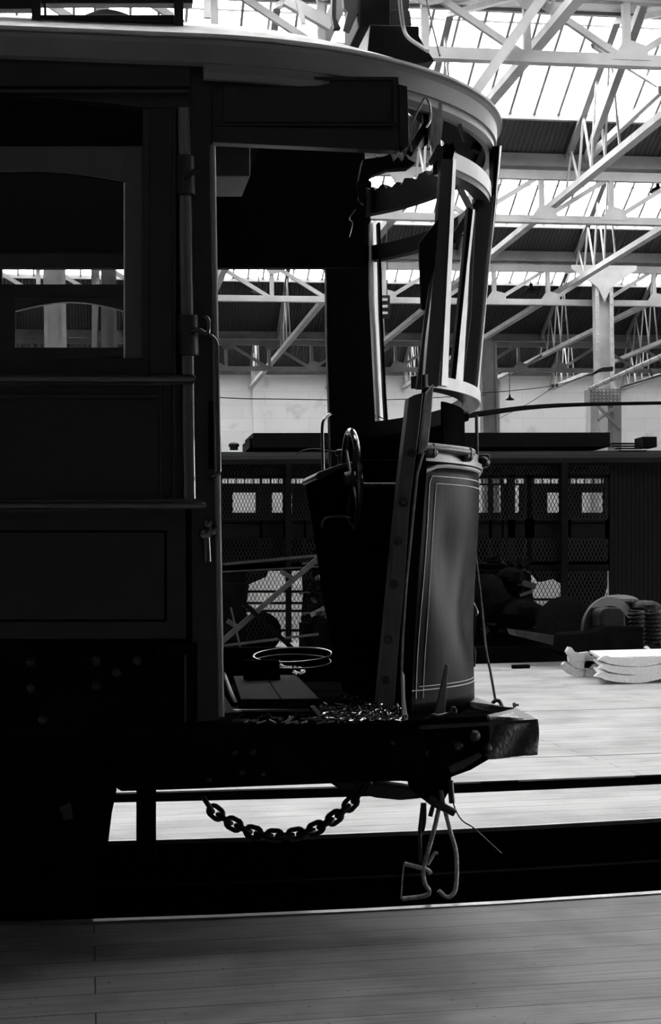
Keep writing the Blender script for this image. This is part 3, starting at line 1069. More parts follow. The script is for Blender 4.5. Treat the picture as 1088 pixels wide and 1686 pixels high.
MB().tube(smooth_path([W(338, 551, y=YS - .05), W(342, 548, y=YS - .05), W(343, 530, y=YS - .05), W(339, 523, y=YS - .05), W(334, 523, y=YS - .04)]), .008, 10).build('thumb_latch', GLOSS, hb, smooth=True)
# ---- door post
ts('door_post', [(313, 104), (350, 104), (350, 235), (352, 500), (356, 700), (362, 1185), (318, 1190), (313, 600)], YS, .05, PAINT)
MB().tube([W(349, 240, y=YS + .0), W(352, 420, y=YS), W(355, 600, y=YS), W(358, 800, y=YS), W(361, 1000, y=YS), W(364, 1180, y=YS)], .012, 12).build('door_post_nosing', mat('nosing_paint', .14, .3, .6), tr, smooth=True)
ts('door_post_inner', rect(318, 352, 104, 1185), YS + .05, .05, DARKW)
# grab handle
hp = [(336, 551), (346, 553), (354, 560), (357, 575), (358, 640), (359, 700), (361, 770), (359, 779), (352, 784), (342, 787)]
MB().tube(smooth_path([W(a, c_, y=YS - .06 + (.03 if i in (0, len(hp) - 1) else 0)) for i, (a, c_) in enumerate(hp)], 5), .0075, 12).build('grab_handle', GLOSS, tr, smooth=True)
ts('handle_back_plate', rect(343, 353, 660, 772), YS - .006, .01, BLK)
# knob cluster under the waist rail
o = MB()
for (px, py, r_) in ((342, 862, .018), (350, 874, .02), (338, 880, .024)):
    o.lathe([(r_ * .8, 0), (r_, r_ * .5), (r_ * .8, r_ * 1.2), (0, r_ * 1.5)], W(px, py, y=YS), (0, -1, 0), 14)
o.tube([W(340, 885, y=YS - .02), W(342, 925, y=YS - .02)], .014, 10)
o.build('door_catch', GLOSS, tr, smooth=True)

# ---- vestibule head over the doorway
ts('vestibule_head_panel', rect(348, 657, 126, 216), YS + .01, .03, PAINT)
for pts in (rect(352, 655, 126, 131), rect(352, 655, 203, 207), rect(350, 355, 128, 207), rect(647, 656, 128, 215)):
    ts('head_panel_moulding', pts, YS - .006, .02, PAINT, .002)
fp = ts('raised_head_panel', rect(367, 640, 141, 201), YS + .002, .015, PAINT, .003)
ts('vestibule_head_rail', [(350, 207), (657, 214), (657, 248), (350, 234)], YS - .012, .05, PAINT)
ts('corner_stub_post', [(657, 138), (671, 142), (674, 240), (664, 246), (658, 240)], YS - .015, .06, PAINT)

# ---- roof: eave ring and dome
RX0, RA, RB = .42, 1.31, 1.12
ZE = W(300, 60, y=YS - .07).z
ZEB = ZE - .085


def outline(s):
    """s 0..1 along near side from the left end, round the bow, and back along the far side -> (x, y, nx, ny)"""
    xl = -6.0
    L1 = 40
    if s < .25:
        return (xl + (RX0 - xl) * s / .25, YM - RB, 0, -1)
    if s > .75:
        return (RX0 + (xl - RX0) * (s - .75) / .25, YM + RB, 0, 1)
    t = -math.pi / 2 + math.pi * (s - .25) / .5
    x, y = RX0 + RA * math.cos(t), YM + RB * math.sin(t)
    n = Vector((math.cos(t) / RA, math.sin(t) / RB)).normalized()
    return (x, y, n.x, n.y)


def sweep(sec, s0, s1, n=80):
    rows = []
    for (u, z) in sec:
        row = []
        for i in range(n + 1):
            x, y, nx, ny = outline(s0 + (s1 - s0) * i / n)
            row.append((x + nx * u, y + ny * u, z))
        rows.append(row)
    rows.append(rows[0])
    return MB().grid(rows)


fsec = [(0, ZE), (.012, ZE - .012), (.0, ZE - .024), (-.004, ZE - .085), (-.03, ZE - .09), (-.03, ZE - .02), (-.035, ZE)]
sweep(fsec, .16, .515, 90).build('roof_fascia', FASC, tr, smooth=True)
sec2 = [(-.014, ZE - .085), (-.012, ZE - .115), (-.03, ZE - .132), (-.05, ZE - .132), (-.05, ZE - .085)]
sweep(sec2, .25, .51, 70).build('eave_cornice', FASC, tr, smooth=True)
sweep([(0, ZE + .008), (.02, ZE + .006), (.02, ZE - .004), (0, ZE - .004)], .16, .515, 90).build('drip_edge', CANVAS, tr, smooth=True)
# straight far left fascia
a = outline(0)
MB().box(-6.0, outline(.16)[0], YM - RB - .0, YM - RB + .035, ZE - .085, ZE).build('roof_fascia_end', FASC, tr)
# soffit boards behind the fascia on the bow
def plate(ptsxy, z0, th, name, m):
    return MB().prism([(x, y, z0) for x, y in ptsxy], (0, 0, th)).build(name, m, tr)


arc = [outline(.25 + .5 * (.17 + .5 * i / 20)) for i in range(0, 15)]
sp = [(x - nx * .03, y - ny * .03) for x, y, nx, ny in arc]
plate(sp, ZE - .10, .02, 'soffit_board', DARKW)
# dome
rings = [(1.0, 0.0), (.985, .014), (.95, .038), (.9, .068), (.82, .11), (.7, .17), (.5, .245), (.25, .29), (.02, .30)]
NS = 96
o = MB()
vs = []
for (k_, h_) in rings:
    for i in range(NS + 1):
        s = i / NS
        x, y, nx, ny = outline(s)
        cx_ = min(x, .3)
        if s < .25 or s > .75:
            xx = x; yy = YM + (y - YM) * k_
        else:
            xx = RX0 + (x - RX0) * k_; yy = YM + (y - YM) * k_
        vs.append((xx, yy, ZE - .004 + h_))
fs = []
for r_ in range(len(rings) - 1):
    for i in range(NS):
        q = (r_ * (NS + 1) + i, r_ * (NS + 1) + i + 1, (r_ + 1) * (NS + 1) + i + 1, (r_ + 1) * (NS + 1) + i)
        cxm = sum(vs[j][0] for j in q) / 4; cym = sum(vs[j][1] for j in q) / 4
        if r_ >= 3 and cxm > .78 and cym > 5.5:
            continue
        if cxm > .78 and cym > 6.35:
            continue
        fs.append(q)
o.add(vs, fs)
o.build('roof_dome', CANVAS, tr, smooth=True, solid=.012)
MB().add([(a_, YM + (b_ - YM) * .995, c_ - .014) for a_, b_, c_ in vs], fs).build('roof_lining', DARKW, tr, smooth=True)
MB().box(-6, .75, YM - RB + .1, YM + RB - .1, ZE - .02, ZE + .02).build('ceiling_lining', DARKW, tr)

# ---- clerestory at the top left
def cs(name, pts, y0, th, m=PAINT):
    return slab(name, pts, y0, th, m, tr, .003)


CY_ = 5.3
cs('clerestory_post', rect(52, 67, -120, 46), CY_, .06)
cs('clerestory_post', rect(287, 302, -120, 48), CY_, .06)
cs('clerestory_sill', rect(66, 290, 24, 36), CY_ + .02, .05, PAINT)
cs('clerestory_base', rect(66, 290, 34, 48), CY_ + .03, .05, PAINT2)
cs('clerestory_head', rect(-200, 53, -60, 14), CY_ + .02, .05, PAINT)
cs('clerestory_head', rect(66, 318, -60, 5), CY_ + .02, .05, PAINT)
cs('clerestory_bead', rect(72, 76, 0, 26), CY_ + .02, .03, PAINT)
cs('clerestory_glass', rect(66, 290, 5, 25), CY_ + .05, .004, GLASS)
p = W(175, 24, y=6.1)
MB().prism([W(140 + i * 6, 24 - 9 * math.sin(math.pi * i / 12), y=6.1) for i in range(13)], (0, .2, 0)).build('roof_ventilator', IRON, tr)

# ---- trolley gear on the roof
tb = slab('trolley_base', [(604, 92), (609, 40), (690, 43), (690, 58), (698, 74), (716, 100), (660, 110)], 5.75, .5, IRON, tr, .004)
slab('trolley_block', [(591, -120), (642, -120), (643, 42), (591, 45)], 5.9, .35, TIM, tb, .005)
slab('trolley_block', [(642, -120), (674, -120), (674, 14), (642, 17)], 5.95, .3, STEEL2, tb, .003)
slab('trolley_block', [(643, 19), (675, 17), (678, 42), (643, 42)], 5.97, .3, STEEL2, tb, .003)
slab('trolley_plank', [(560, -60), (566, 12), (572, 20), (566, 46), (577, 50), (592, 14), (592, -60)], 5.92, .04, STEEL, tb, .003)
slab('trolley_plank', [(548, -60), (556, -60), (553, 30), (562, 46), (550, 46), (546, 24)], 5.97, .04, STEEL2, tb, .003)
o = MB().tube(smooth_path([W(655, -30, y=5.7), W(659, 10, y=5.7), W(664, 45, y=5.7), W(672, 62, y=5.66), W(690, 75, y=5.6), W(704, 84, y=5.55)]), .008, 8).build('trolley_rope_guide', STEEL, tb, smooth=True)
MB().tube([W(700, -10, y=5.8), W(712, 45, y=5.7), W(724, 92, y=5.6)], .004, 8).build('roof_stay', IRON, tr)

# ---- inner bow letter board, torn on top
def bow(t, a_, b_=1.0, x0=.9):
    return (x0 + a_ * math.cos(t), YM + b_ * math.sin(t))


def bow_strip(name, a_, b_, t0, t1, zb_, zt_, th, m, jag=0, n=40, parent=tr, seed=1, x0=.9, ztf=None, zbf=None):
    rnd = random.Random(seed)
    rows = [[], [], [], []]
    jv = 0
    for i in range(n + 1):
        t = math.radians(t0 + (t1 - t0) * i / n)
        x, y = bow(t, a_, b_, x0)
        nn = Vector((math.cos(t) / a_, math.sin(t) / b_)).normalized()
        xi, yi = x - nn.x * th, y - nn.y * th
        jj = rnd.uniform(-jag, 0) if jag else 0
        z1 = (ztf(t) if ztf else zt_) + jj
        z0 = zbf(t) if zbf else zb_
        rows[0].append((x, y, z0)); rows[1].append((x, y, z1)); rows[2].append((xi, yi, z1)); rows[3].append((xi, yi, z0))
    rows.append(rows[0])
    mb = MB().grid(rows)
    # end caps
    for e in (0, n):
        mb.add([rows[j][e] for j in range(4)], [(0, 1, 2, 3)])
    return mb.build(name, m, parent, smooth=False)


bow_strip('bow_letter_board', .80, 1.03, 12, 62, 1.73 + CAMZ, 1.86 + CAMZ, .05, DARKW, jag=.035, n=46, seed=4)
bow_strip('bow_letter_board', .78, 1.03, -20, 12, 1.73 + CAMZ, 1.78 + CAMZ, .04, DARKW, jag=.03, n=14, seed=9)
bow_strip('bow_transom_rail', .78, 1.0, 8, 62, 1.50 + CAMZ, 1.57 + CAMZ, .05, DARKW)
bow_strip('bow_window_sill', .72, 1.0, 0, 62, .66 + CAMZ, .73 + CAMZ, .06, DARKW)
bow_strip('bow_apron', .71, .98, 10, 62, -.5 + CAMZ, .70 + CAMZ, .03, DARKW)

# ---- far bulkhead and posts
slab('far_corner_pillar', [(535, 240), (612, 300), (608, 425), (616, 560), (626, 760), (632, 1110), (556, 1110), (545, 760), (538, 560)], YE - .02, .06, DARKW, tr, .004)
MB().prism([W(a, b_, y=YE - .33) for a, b_ in ((609, 366), (610, 480), (616, 600), (624, 756))] + [W(a, b_, y=YE - .21) for a, b_ in ((638, 756), (632, 650), (626, 520), (622, 366))], (0, .05, 0)).build('bow_window_post', CREAM, tr)
slab('bow_post_edge', [(622, 366), (626, 366), (630, 520), (636, 650), (643, 756), (638, 756), (632, 650), (626, 520)], YE - .33, .05, DARKW, tr, .002)
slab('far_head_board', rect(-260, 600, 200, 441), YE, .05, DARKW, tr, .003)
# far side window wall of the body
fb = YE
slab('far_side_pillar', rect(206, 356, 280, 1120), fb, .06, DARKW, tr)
def arch_pts(x0, x1, yb_, yt_, ylim, n=14):
    """solid above an arched opening"""
    pts = [(x0, ylim), (x1, ylim), (x1, yb_)]
    for i in range(1, n):
        f = i / n
        pts.append((x1 + (x0 - x1) * f, yb_ - (yb_ - yt_) * math.sin(math.pi * f)))
    pts.append((x0, yb_))
    return pts


slab('far_window_rail', rect(-80, 207, 468, 490), fb, .05, DARKW, tr, .002)
slab('far_sash_head', arch_pts(25, 206, 512, 497, 489), fb + .005, .04, VARN, tr, 0)
slab('far_sash_stile', rect(-80, 25, 470, 600), fb, .05, DARKW, tr, .002)
slab('far_sash_head', arch_pts(-60, 206, 424, 416, 405), fb + .005, .04, VARN, tr, 0)
slab('far_window_top', rect(-80, 207, 280, 407), fb, .04, DARKW, tr, .002)
slab('far_sash_stile', rect(-80, 3, 400, 480), fb, .05, DARKW, tr, .002)
slab('far_side_panel', rect(-260, 330, 572, 1120), fb, .05, DARKW, tr, .002)
slab('far_side_panel', rect(-800, -78, 240, 1120), fb, .05, DARKW, tr, .002)
slab('far_glass', rect(-20, 206, 416, 572), fb + .03, .004, GLASS, tr, 0)
# bulkhead between saloon and vestibule
bx = W(300, 600, y=YS).x
MB().box(bx - .02, bx + .02, YS + .04, YS + .75, .7, ZE - .05).build('bulkhead', DARKW, tr)
MB().box(bx - .02, bx + .02, YE - .6, YE, .7, ZE - .05).build('bulkhead', DARKW, tr)
# hanging ceiling box and lamps inside
slab('ceiling_box', rect(354, 412, 230, 290), YS + .25, .3, mat('box_wood', .07, .5, noise=.3), tr, .004)
# dark inner partition hanging behind doorway head
slab('inner_valance', [(354, 236), (600, 246), (604, 330), (598, 440), (354, 441)], YE - .3, .03, DARKW, tr, .002)

# ---- platform floor, sill and bumper
ZF = W(420, 1192, y=YS).z
pf = [(-6, YS + .02)]
pf += [(1.05, YS + .02)] + [bow(math.radians(t), .66, 1.0) for t in range(-80, 91, 10)] + [(-6, YE)]
MB().prism([(x, y, ZF - .06) for x, y in pf], (0, 0, .06)).build('platform_floor', BLK, tr)
ts('platform_sill', [(325, 1192), (620, 1190), (700, 1184), (806, 1178), (806, 1250), (775, 1268), (720, 1288), (600, 1284), (440, 1294), (345, 1298), (200, 1303), (192, 1298), (192, 1200)], YS - .02, .12, BLK, .004)
ts('platform_sill_plate', [(440, 1212), (700, 1204), (700, 1284), (440, 1294)], YS - .035, .02, BLK, .002)
for (px, py, r_) in ((646, 1222, .016), (754, 1228, .02), (780, 1212, .024), (801, 1232, .02), (386, 1240, .012), (417, 1238, .012), (398, 1272, .012), (434, 1274, .012), (344, 1285, .012), (700, 1240, .014)):
    MB().lathe([(r_, 0), (r_ * .9, r_ * .5), (r_ * .5, r_ * .85), (0, r_)], W(px, py, y=YS - .022), (0, -1, 0), 14).build('sill_rivet', IRON, tr, smooth=True)
# bent-up bumper end
bmp = MB()
A = [W(700, 1194, y=YS - .06), W(884, 1184, y=YS + .05)]
n = 16
rows = []
for j in range(9):
    v = j / 8
    row = []
    for i in range(n + 1):
        u = i / n
        xpx = 800 + 85 * u + (2 * math.sin(v * 5))
        ytop = 1179 + 5 * u
        ybot = 1251 - 9 * u
        py = ytop + (ybot - ytop) * v
        q = W(xpx, py, y=YS - .02 + .05 * u + .012 * math.sin(u * 9 + v * 4) + (.02 * (v - .5) ** 2 if u > .8 else 0))
        row.append(q)
    rows.append(row)
bmp.grid(rows)
bmp.build('bumper_face', mat('bumper_iron', .03, .5, .5, noise=.5, nscale=20, bump=.8, bscale=60), tr, smooth=True, solid=.012)
MB().prism([W(812, 1182, y=YS + .0), W(852, 1169, y=YS + .12), W(886, 1184, y=YS + .03)], (0, .01, -.006)).build('bumper_top_facet', RUST, tr)
# torn top flange of the bumper with its hollow
top_out = [(886, 1184), (870, 1176), (850, 1166), (838, 1168), (815, 1180), (790, 1186), (745, 1184), (752, 1176), (775, 1164), (782, 1158), (775, 1148), (768, 1150), (760, 1160), (720, 1190), (700, 1196)]
q = []
hz = [ZF + .01] * len(top_out)
tp = MB()
zt = W(884, 1184, y=YS + .0).z
outer = [W(690, 1196, y=YS - .04), W(884, 1184, y=YS - .01), W(872, 1177, z=zt + .012), W(850, 1166, z=zt + .03), W(820, 1179, z=zt), W(760, 1187, z=zt - .005), W(715, 1190, z=zt - .005)]
tp.prism(outer, (0, 0, -.012))
tp.build('bumper_flange', IRON, tr)
rim = [W(775, 1146, z=ZF + .01), W(790, 1150, z=ZF + .01), W(815, 1160, z=ZF + .01), W(832, 1164, z=ZF + .01), W(846, 1165, z=ZF + .015), W(835, 1168, z=ZF), W(800, 1162, z=ZF), W(770, 1155, z=ZF)]
MB().prism(rim, (0, 0, -.02)).build('bent_step_plate', RUST, tr)
MB().prism([W(782, 1160, z=ZF - .02), W(838, 1168, z=ZF - .02), W(812, 1180, z=ZF - .02), W(756, 1184, z=ZF - .02), W(730, 1176, z=ZF - .02)], (0, 0, -.05)).build('bumper_bracket', BLK, tr)
ts('coupler_guard', [(738, 1262), (790, 1240), (794, 1246), (762, 1266), (742, 1274)], YS - .06, .05, IRON)
# under-frame
a = W(300, 1260, y=YS + .3)
MB().box(-6, 1.0, YS + .25, YE - .25, ZF - .22, ZF - .06).build('underframe', BLK, tr)
ts('drawbar', [(536, 1284), (620, 1288), (700, 1300), (700, 1314), (660, 1318), (620, 1314), (560, 1300)], YS + .5, .12, IRON, .01)
ts('coupler_pocket', [(676, 1270), (745, 1268), (742, 1300), (728, 1325), (716, 1330), (700, 1318), (680, 1300)], YS + .45, .1, BLK, .01)
# step hanger and truck at left
ts('step_hanger', rect(225, 257, 1296, 1420), YS + .15, .05, BLK)
ts('truck_side_frame', [(-260, 1230), (196, 1230), (192, 1301), (184, 1340), (178, 1390), (120, 1420), (-260, 1450)], YS + .2, .08, BLK, .006)
for xx in (-30, -900):
    p = W(xx, 1360, y=YS + .45)
    MB().lathe([(.05, .1), (.36, .1), (.36, .0), (.40, .0), (.40, .03), (.05, .05), (.05, 1.5)], (p.x, YS + .42, .43), (0, 1, 0), 36).build('wheel', BLK, tr)
ts('brake_shoe', [(96, 1330), (116, 1320), (120, 1350), (104, 1352)], YS + .16, .04, IRON, .004)
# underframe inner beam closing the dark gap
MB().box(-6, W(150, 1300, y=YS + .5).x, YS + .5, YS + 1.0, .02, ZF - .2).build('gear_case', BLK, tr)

# ---- riveted leaning corner post
rp = ts('riveted_corner_post', [(673, 655), (682, 650), (697, 646), (689, 717), (675, 827), (666, 961), (655, 1080), (647, 1190), (620, 1180), (641, 961), (658, 786), (670, 686)], YS + .06, .07, mat('post_wood', .05, .5, .4, noise=.3, nscale=10, stretch=(6, 6, 1)), .004)
b = MB()
for (px, py) in ((679, 745), (664, 827), (655, 891), (648, 962), (639, 1053), (636, 1120)):
    c_ = W(px, py, y=YS + .055)
    pth = [(c_.x + .014 * math.cos(a * math.pi / 8), c_.y, c_.z + .014 * math.sin(a * math.pi / 8)) for a in range(16)]
    b.tube(pth, .003, 6, closed=True)
    b.lathe([(.009, 0), (.008, .003), (0, .005)], c_, (0, -1, 0), 10)
b.build('bolt_rings', IRON, rp, smooth=True)
ts('post_facing_strip', [(703, 645), (714, 632), (711, 673), (705, 731), (700, 742), (692, 747), (695, 711)], YS + .02, .04, mat('chipped_cream', .28, .6, noise=.4, nscale=25), .003)
ts('post_channel', [(697, 640), (706, 640), (700, 742), (703, 770), (688, 961), (676, 1192), (646, 1192), (666, 961), (689, 717)], YS + .085, .03, BLK, .002)
MB().tube([W(697, 745, y=YS + .06), W(687, 780, y=YS + .06), W(678, 870, y=YS + .06), W(669, 961, y=YS + .06), W(663, 1050, y=YS + .06), W(661, 1117, y=YS + .06), W(664, 1192, y=YS + .06)], .0045, 8).build('post_beading', BRASS, tr, smooth=True)
ts('bent_edge_strip', [(662, 1105), (666, 1112), (667, 1150), (672, 1192), (663, 1196)], YS - .0, .02, CREAM, .002)

# ---- dash panel (curved, dented)
rnd = random.Random(2)
rows = []
NZ, NT = 30, 44
zb_, zt_ = ZF + .015, CAMZ + .405


def dash_pt(t, v, off=0.0):
    a_ = .665 + .04 * v
    x, y = bow(t, a_, 1.0)
    nn = Vector((math.cos(t) / a_, math.sin(t))).normalized()
    d_ = .012 * math.sin(v * 7 + t * 3) * math.sin(t * 4 + 1) - .03 * math.exp(-((v - .35) ** 2) / .02 - ((t + .55) ** 2) / .02) - .02 * math.exp(-((v - .6) ** 2) / .03 - ((t + .9) ** 2) / .01)
    d_ += off
    return (x + nn.x * d_, y + nn.y * d_, zb_ + (zt_ - zb_) * v)


def dt(v, i, n):
    t0 = math.radians(-72 + 6.5 * v); t1 = math.radians(60)
    return t0 + (t1 - t0) * i / n


for j in range(NZ + 1):
    v = j / NZ
    rows.append([dash_pt(dt(v, i, NT), v) for i in range(NT + 1)])
dp = MB().grid(rows).build('dash_panel', DASH, tr, smooth=True, solid=.008)
# rim moulding along near edge and top with a rounded corner
edge = [dash_pt(dt(v / 20, 0, NT), v / 20, .006) for v in range(0, 20)] + [dash_pt(dt(.975, 1, NT), .975, .006), dash_pt(dt(1, 2.5, NT), .995, .006)] + [dash_pt(dt(1, i, NT), 1.0, .006) for i in range(4, 30)]
MB().tube(edge, .0075, 8).build('dash_rim', STRIPE, dp, smooth=True)


def stripe(v0, i0, name='pinstripe', r=.0022):
    e = [dash_pt(dt(v / 20 * .92 + .05, i0, NT), v / 20 * .92 + .05, .006) for v in range(0, 20)]
    v1 = v0
    e = [p_ for p_ in e if p_[2] < zb_ + (zt_ - zb_) * v1]
    e += [dash_pt(dt(v1, i, NT), v1, .006) for i in [i0 + .3 + k_ for k_ in range(0, 24)]]
    MB().tube(e, r, 6).build(name, STRIPE, dp)
    MB().tube([dash_pt(dt(.06 + (1 - v0) * .5, i, NT), .06 + (1 - v0) * .5, .006) for i in range(int(i0), 28)], r, 6).build(name, STRIPE, dp)


stripe(.955, 1.6)
stripe(.925, 2.6, r=.0016)
# lower wedge and brackets before the dash
ts('dash_wedge', [(735, 1094), (738, 1096), (732, 1180), (714, 1184), (720, 1160)], YS + .09, .02, mat('grey_wedge', .1, .7, noise=.3), .002)
ts('dash_bottom_edge', [(674, 1190), (700, 1183), (738, 1174), (738, 1178), (700, 1189), (676, 1194)], YS + .04, .03, CREAM, .002)
o = MB().tube(smooth_path([W(700, 1187, y=YS), W(712, 1178, y=YS), W(722, 1180, y=YS), W(736, 1177, y=YS), W(744, 1172, y=YS)]), .008, 8)
o.tube([W(746 + 4 * math.cos(a), 1170 + 5 * math.sin(a), y=YS) for a in [k_ * math.pi / 6 for k_ in range(12)]], .005, 6, closed=True)
o.build('dash_hook_bolt', IRON, tr, smooth=True)

# ---- brackets band above the dash
bow_strip('dash_band', .715, 1.0, -66, 60, CAMZ + .435, CAMZ + .475, .04, FASC, n=40)
bow_strip('dash_band_ledge', .73, 1.01, -66, 60, CAMZ + .418, CAMZ + .438, .06, FASC, n=40)
for t_ in (-63, -45, -24):
    o = MB()
    t = math.radians(t_)
    x, y = bow(t, .735, 1.02)
    o.lathe([(.016, -.03), (.024, -.02), (.024, .02), (.016, .03)], (x, y, CAMZ + .45), (math.cos(t + 1.57), math.sin(t + 1.57), 0), 10)
    o.box(x - .015, x + .02, y - .02, y + .03, CAMZ + .43, CAMZ + .48)
    o.build('band_lug', IRON, tr, bevel=.004, smooth=True)
MB().tube([Vector((*bow(math.radians(t_), .74, 1.03), CAMZ + .465)) for t_ in range(-66, -40, 3)], .017, 12).build('hose_stub', IRON, tr, smooth=True)
# opening between band and window sill, seen inside: dark lining
bow_strip('bow_lining', .66, .93, -48, 60, CAMZ + .47, CAMZ + .66, .01, BLK, n=30)
MB().tube([Vector((*bow(math.radians(-12), .715, 1.0), CAMZ + z_)) for z_ in (.47, .56, .66)], .007, 8).build('window_bar', BRASS, tr)

# ---- displaced window frame
wfm = bow_strip('window_frame_header', .785, 1.0, -57, 8, CAMZ + 1.49, CAMZ + 1.57, .055, VARN, n=40)
bow_strip('header_facing', .79, 1.005, -56, 6, CAMZ + 1.515, CAMZ + 1.575, .006, CREAM, n=40, parent=wfm)
wsl = bow_strip('window_frame_sill', .72, 1.0, -63, 8, CAMZ + .69, CAMZ + .735, .07, VARN, n=40)
bow_strip('sill_facing', .726, 1.006, -63, 6, CAMZ + .69, CAMZ + .735, .006, CREAM, n=40, parent=wsl)


def post(pt, pb, y, th, wface, name, m, extra=None):
    return ts(name, [(pt[0], pt[1]), (pt[0] + wface, pt[1]), (pb[0] + wface, pb[1]), (pb[0], pb[1])], y, th, m, .003)


def facet(name, L, R, y, d, m, th=.03):
    """narrow strip whose face turns towards the open end of the shed: right edge set back by d"""
    pts = [W(a, b, y=y) for a, b in L] + [W(a, b, y=y + d) for a, b in reversed(R)]
    return MB().prism(pts, (0, th, 0)).build(name, m, tr)


ts('windscreen_post', [(727, 262), (747, 262), (738, 436), (722, 636), (698, 636), (715, 436)], 5.36, .05, VARN)
facet('post_reveal', [(746, 262), (737, 436), (727, 634)], [(751, 262), (744, 436), (737, 636)], 5.35, .06, CREAM)
ts('split_post_board', [(712, 440), (716, 440), (700, 560), (694, 640), (686, 640), (700, 520)], 5.34, .03, TIM)
ts('windscreen_post', [(771, 340), (779, 345), (769, 436), (749, 640), (741, 640), (763, 436)], 5.55, .05, DARKW)
facet('post_reveal', [(778, 345), (768, 436), (749, 642)], [(782, 345), (773, 436), (761, 650)], 5.56, .06, CREAM)
ts('sash_bar', [(775, 350), (783, 350), (776, 520), (760, 650), (757, 650), (771, 500)], 5.66, .03, VARN)
ts('windscreen_post', [(783, 322), (814, 322), (801, 436), (782, 655), (760, 650), (778, 436)], 5.85, .06, VARN)
ts('post_outer_board', [(811, 240), (824, 240), (817, 330), (804, 436), (785, 660), (780, 658), (800, 436), (812, 330)], 5.9, .06, DARKW)
facet('post_outer_edge', [(823, 240), (816, 330), (803, 436), (784, 662)], [(826, 240), (819, 330), (806, 436), (787, 662)], 5.88, .06, CREAM)
ts('post_tail', [(690, 400), (722, 360), (716, 440), (706, 470), (700, 510), (694, 508)], 5.33, .02, DARKW, .001)
# glass shard-like bright sliver and braces within the frame
MB().bar(W(752, 300, y=5.6), W(778, 352, y=5.7), .02, .02).build('broken_brace', VARN, tr)
MB().bar(W(756, 280, y=5.6), W(775, 315, y=5.7), .012, .012).build('broken_brace', STEEL2, tr)
MB().bar(W(790, 330, y=5.8), W(745, 395, y=5.7), .03, .02).build('broken_brace', DARKW, tr)

# ---- torn timber near the roof corner
def shard(pts, y, th, m, name='splintered_timber'):
    return ts(name, pts, y, th, m, 0)


shard([(712, 165), (726, 162), (730, 200), (724, 245), (716, 262), (712, 232), (708, 240)], YS + .25, .04, RAWW)
shard([(696, 165), (711, 166), (706, 235), (698, 240)], YS + .3, .03, DARKW)
shard([(598, 262), (630, 258), (664, 245), (672, 262), (684, 268), (672, 276), (640, 278), (610, 290), (596, 330), (590, 300)], YS + .12, .05, DARKW)
shard([(664, 205), (676, 232), (668, 256), (656, 250), (652, 238), (658, 222)], YS + .05, .04, VARN)
shard([(654, 236), (662, 244), (664, 262), (658, 254), (650, 262), (646, 250)], YS + .03, .03, RAWW)
shard([(716, 248), (722, 238), (728, 241), (733, 236), (741, 238), (746, 234), (749, 246), (745, 262), (738, 268), (733, 262), (727, 272), (722, 262), (714, 266)], YS + .2, .06, BLK, 'torn_joint')
shard([(724, 240), (731, 245), (729, 258), (735, 272), (728, 266), (722, 280), (721, 260)], YS + .19, .02, TIM, 'torn_joint')
shard([(718, 240), (726, 236), (722, 262), (712, 270), (708, 262)], YS + .18, .03, TIM)
MB().tube(smooth_path([W(677, 248, y=YS + .12), W(675, 225, y=YS + .12), W(682, 195, y=YS + .12), (W(694, 170, y=YS + .12)), W(701, 161, y=YS + .12), W(707, 172, y=YS + .12), W(709, 195, y=YS + .12), W(702, 210, y=YS + .12)]), .0035, 8).build('sprung_moulding', BRASS, tr, smooth=True)
MB().bar(W(702, 205, y=YS + .3), W(673, 252, y=YS + .2), .028, .02).build('broken_brace', DARKW, tr)
MB().bar(W(752, 192, y=YS + .4), W(765, 233, y=YS + .35), .012, .012).build('broken_brace', BRASS, tr)
MB().bar(W(730, 195, y=YS + .45), W(757, 188, y=YS + .4), .02, .01).build('broken_brace', DARKW, tr)
MB().bar(W(744, 168, y=5.75), W(808, 245, y=6.1), .035, .03).build('soffit_beam', VARN, tr)
MB().prism([W(a, c_, y=5.9) for a, c_ in ((785, 215), (792, 225), (792, 250), (778, 244))], (0, .04, 0)).build('soffit_bracket', DARKW, tr)
# dangling wires inside
for k_, pts in enumerate(([(610, 262), (604, 290), (600, 312), (594, 330)], [(590, 318), (590, 330), (598, 338)], [(585, 345), (575, 360), (580, 368), (575, 390)], [(616, 248), (618, 256), (624, 258)])):
    MB().tube(smooth_path([W(a, c_, y=YS + .3) for a, c_ in pts]), .002, 6).build('hanging_wire', BRASS, tr, smooth=True)

# ---- controls in the vestibule
ctl = MB()
q = [(521, 783), (560, 768), (590, 762), (640, 756), (668, 756), (660, 800), (640, 1060), (632, 1150), (588, 1150), (555, 1000), (535, 860)]
co = slab('controller', q, YS + .75, .35, BLK, tr, .01)
slab('controller_lid', [(519, 784), (524, 777), (560, 764), (592, 758), (592, 764), (560, 772), (530, 788), (521, 789)], YS + .72, .4, IRON, co, .006)
slab('controller_panel', rect(590, 668, 757, 900), YS + .65, .1, BLK, co, .006)
MB().tube(smooth_path([W(530, 868, y=YS + .7), W(533, 856, y=YS + .7), W(545, 851, y=YS + .7), W(572, 851, y=YS + .7), W(576, 858, y=YS + .7), W(582, 867, y=YS + .7)]), .005, 8).build('controller_bracket', BRASS, co, smooth=True)
MB().lathe([(.012, 0), (.012, .05), (.022, .05), (.022, .07), (.008, .075)], W(561, 770, y=YS + .85), (0, 0, 1), 12).build('controller_handle', IRON, co, smooth=True)
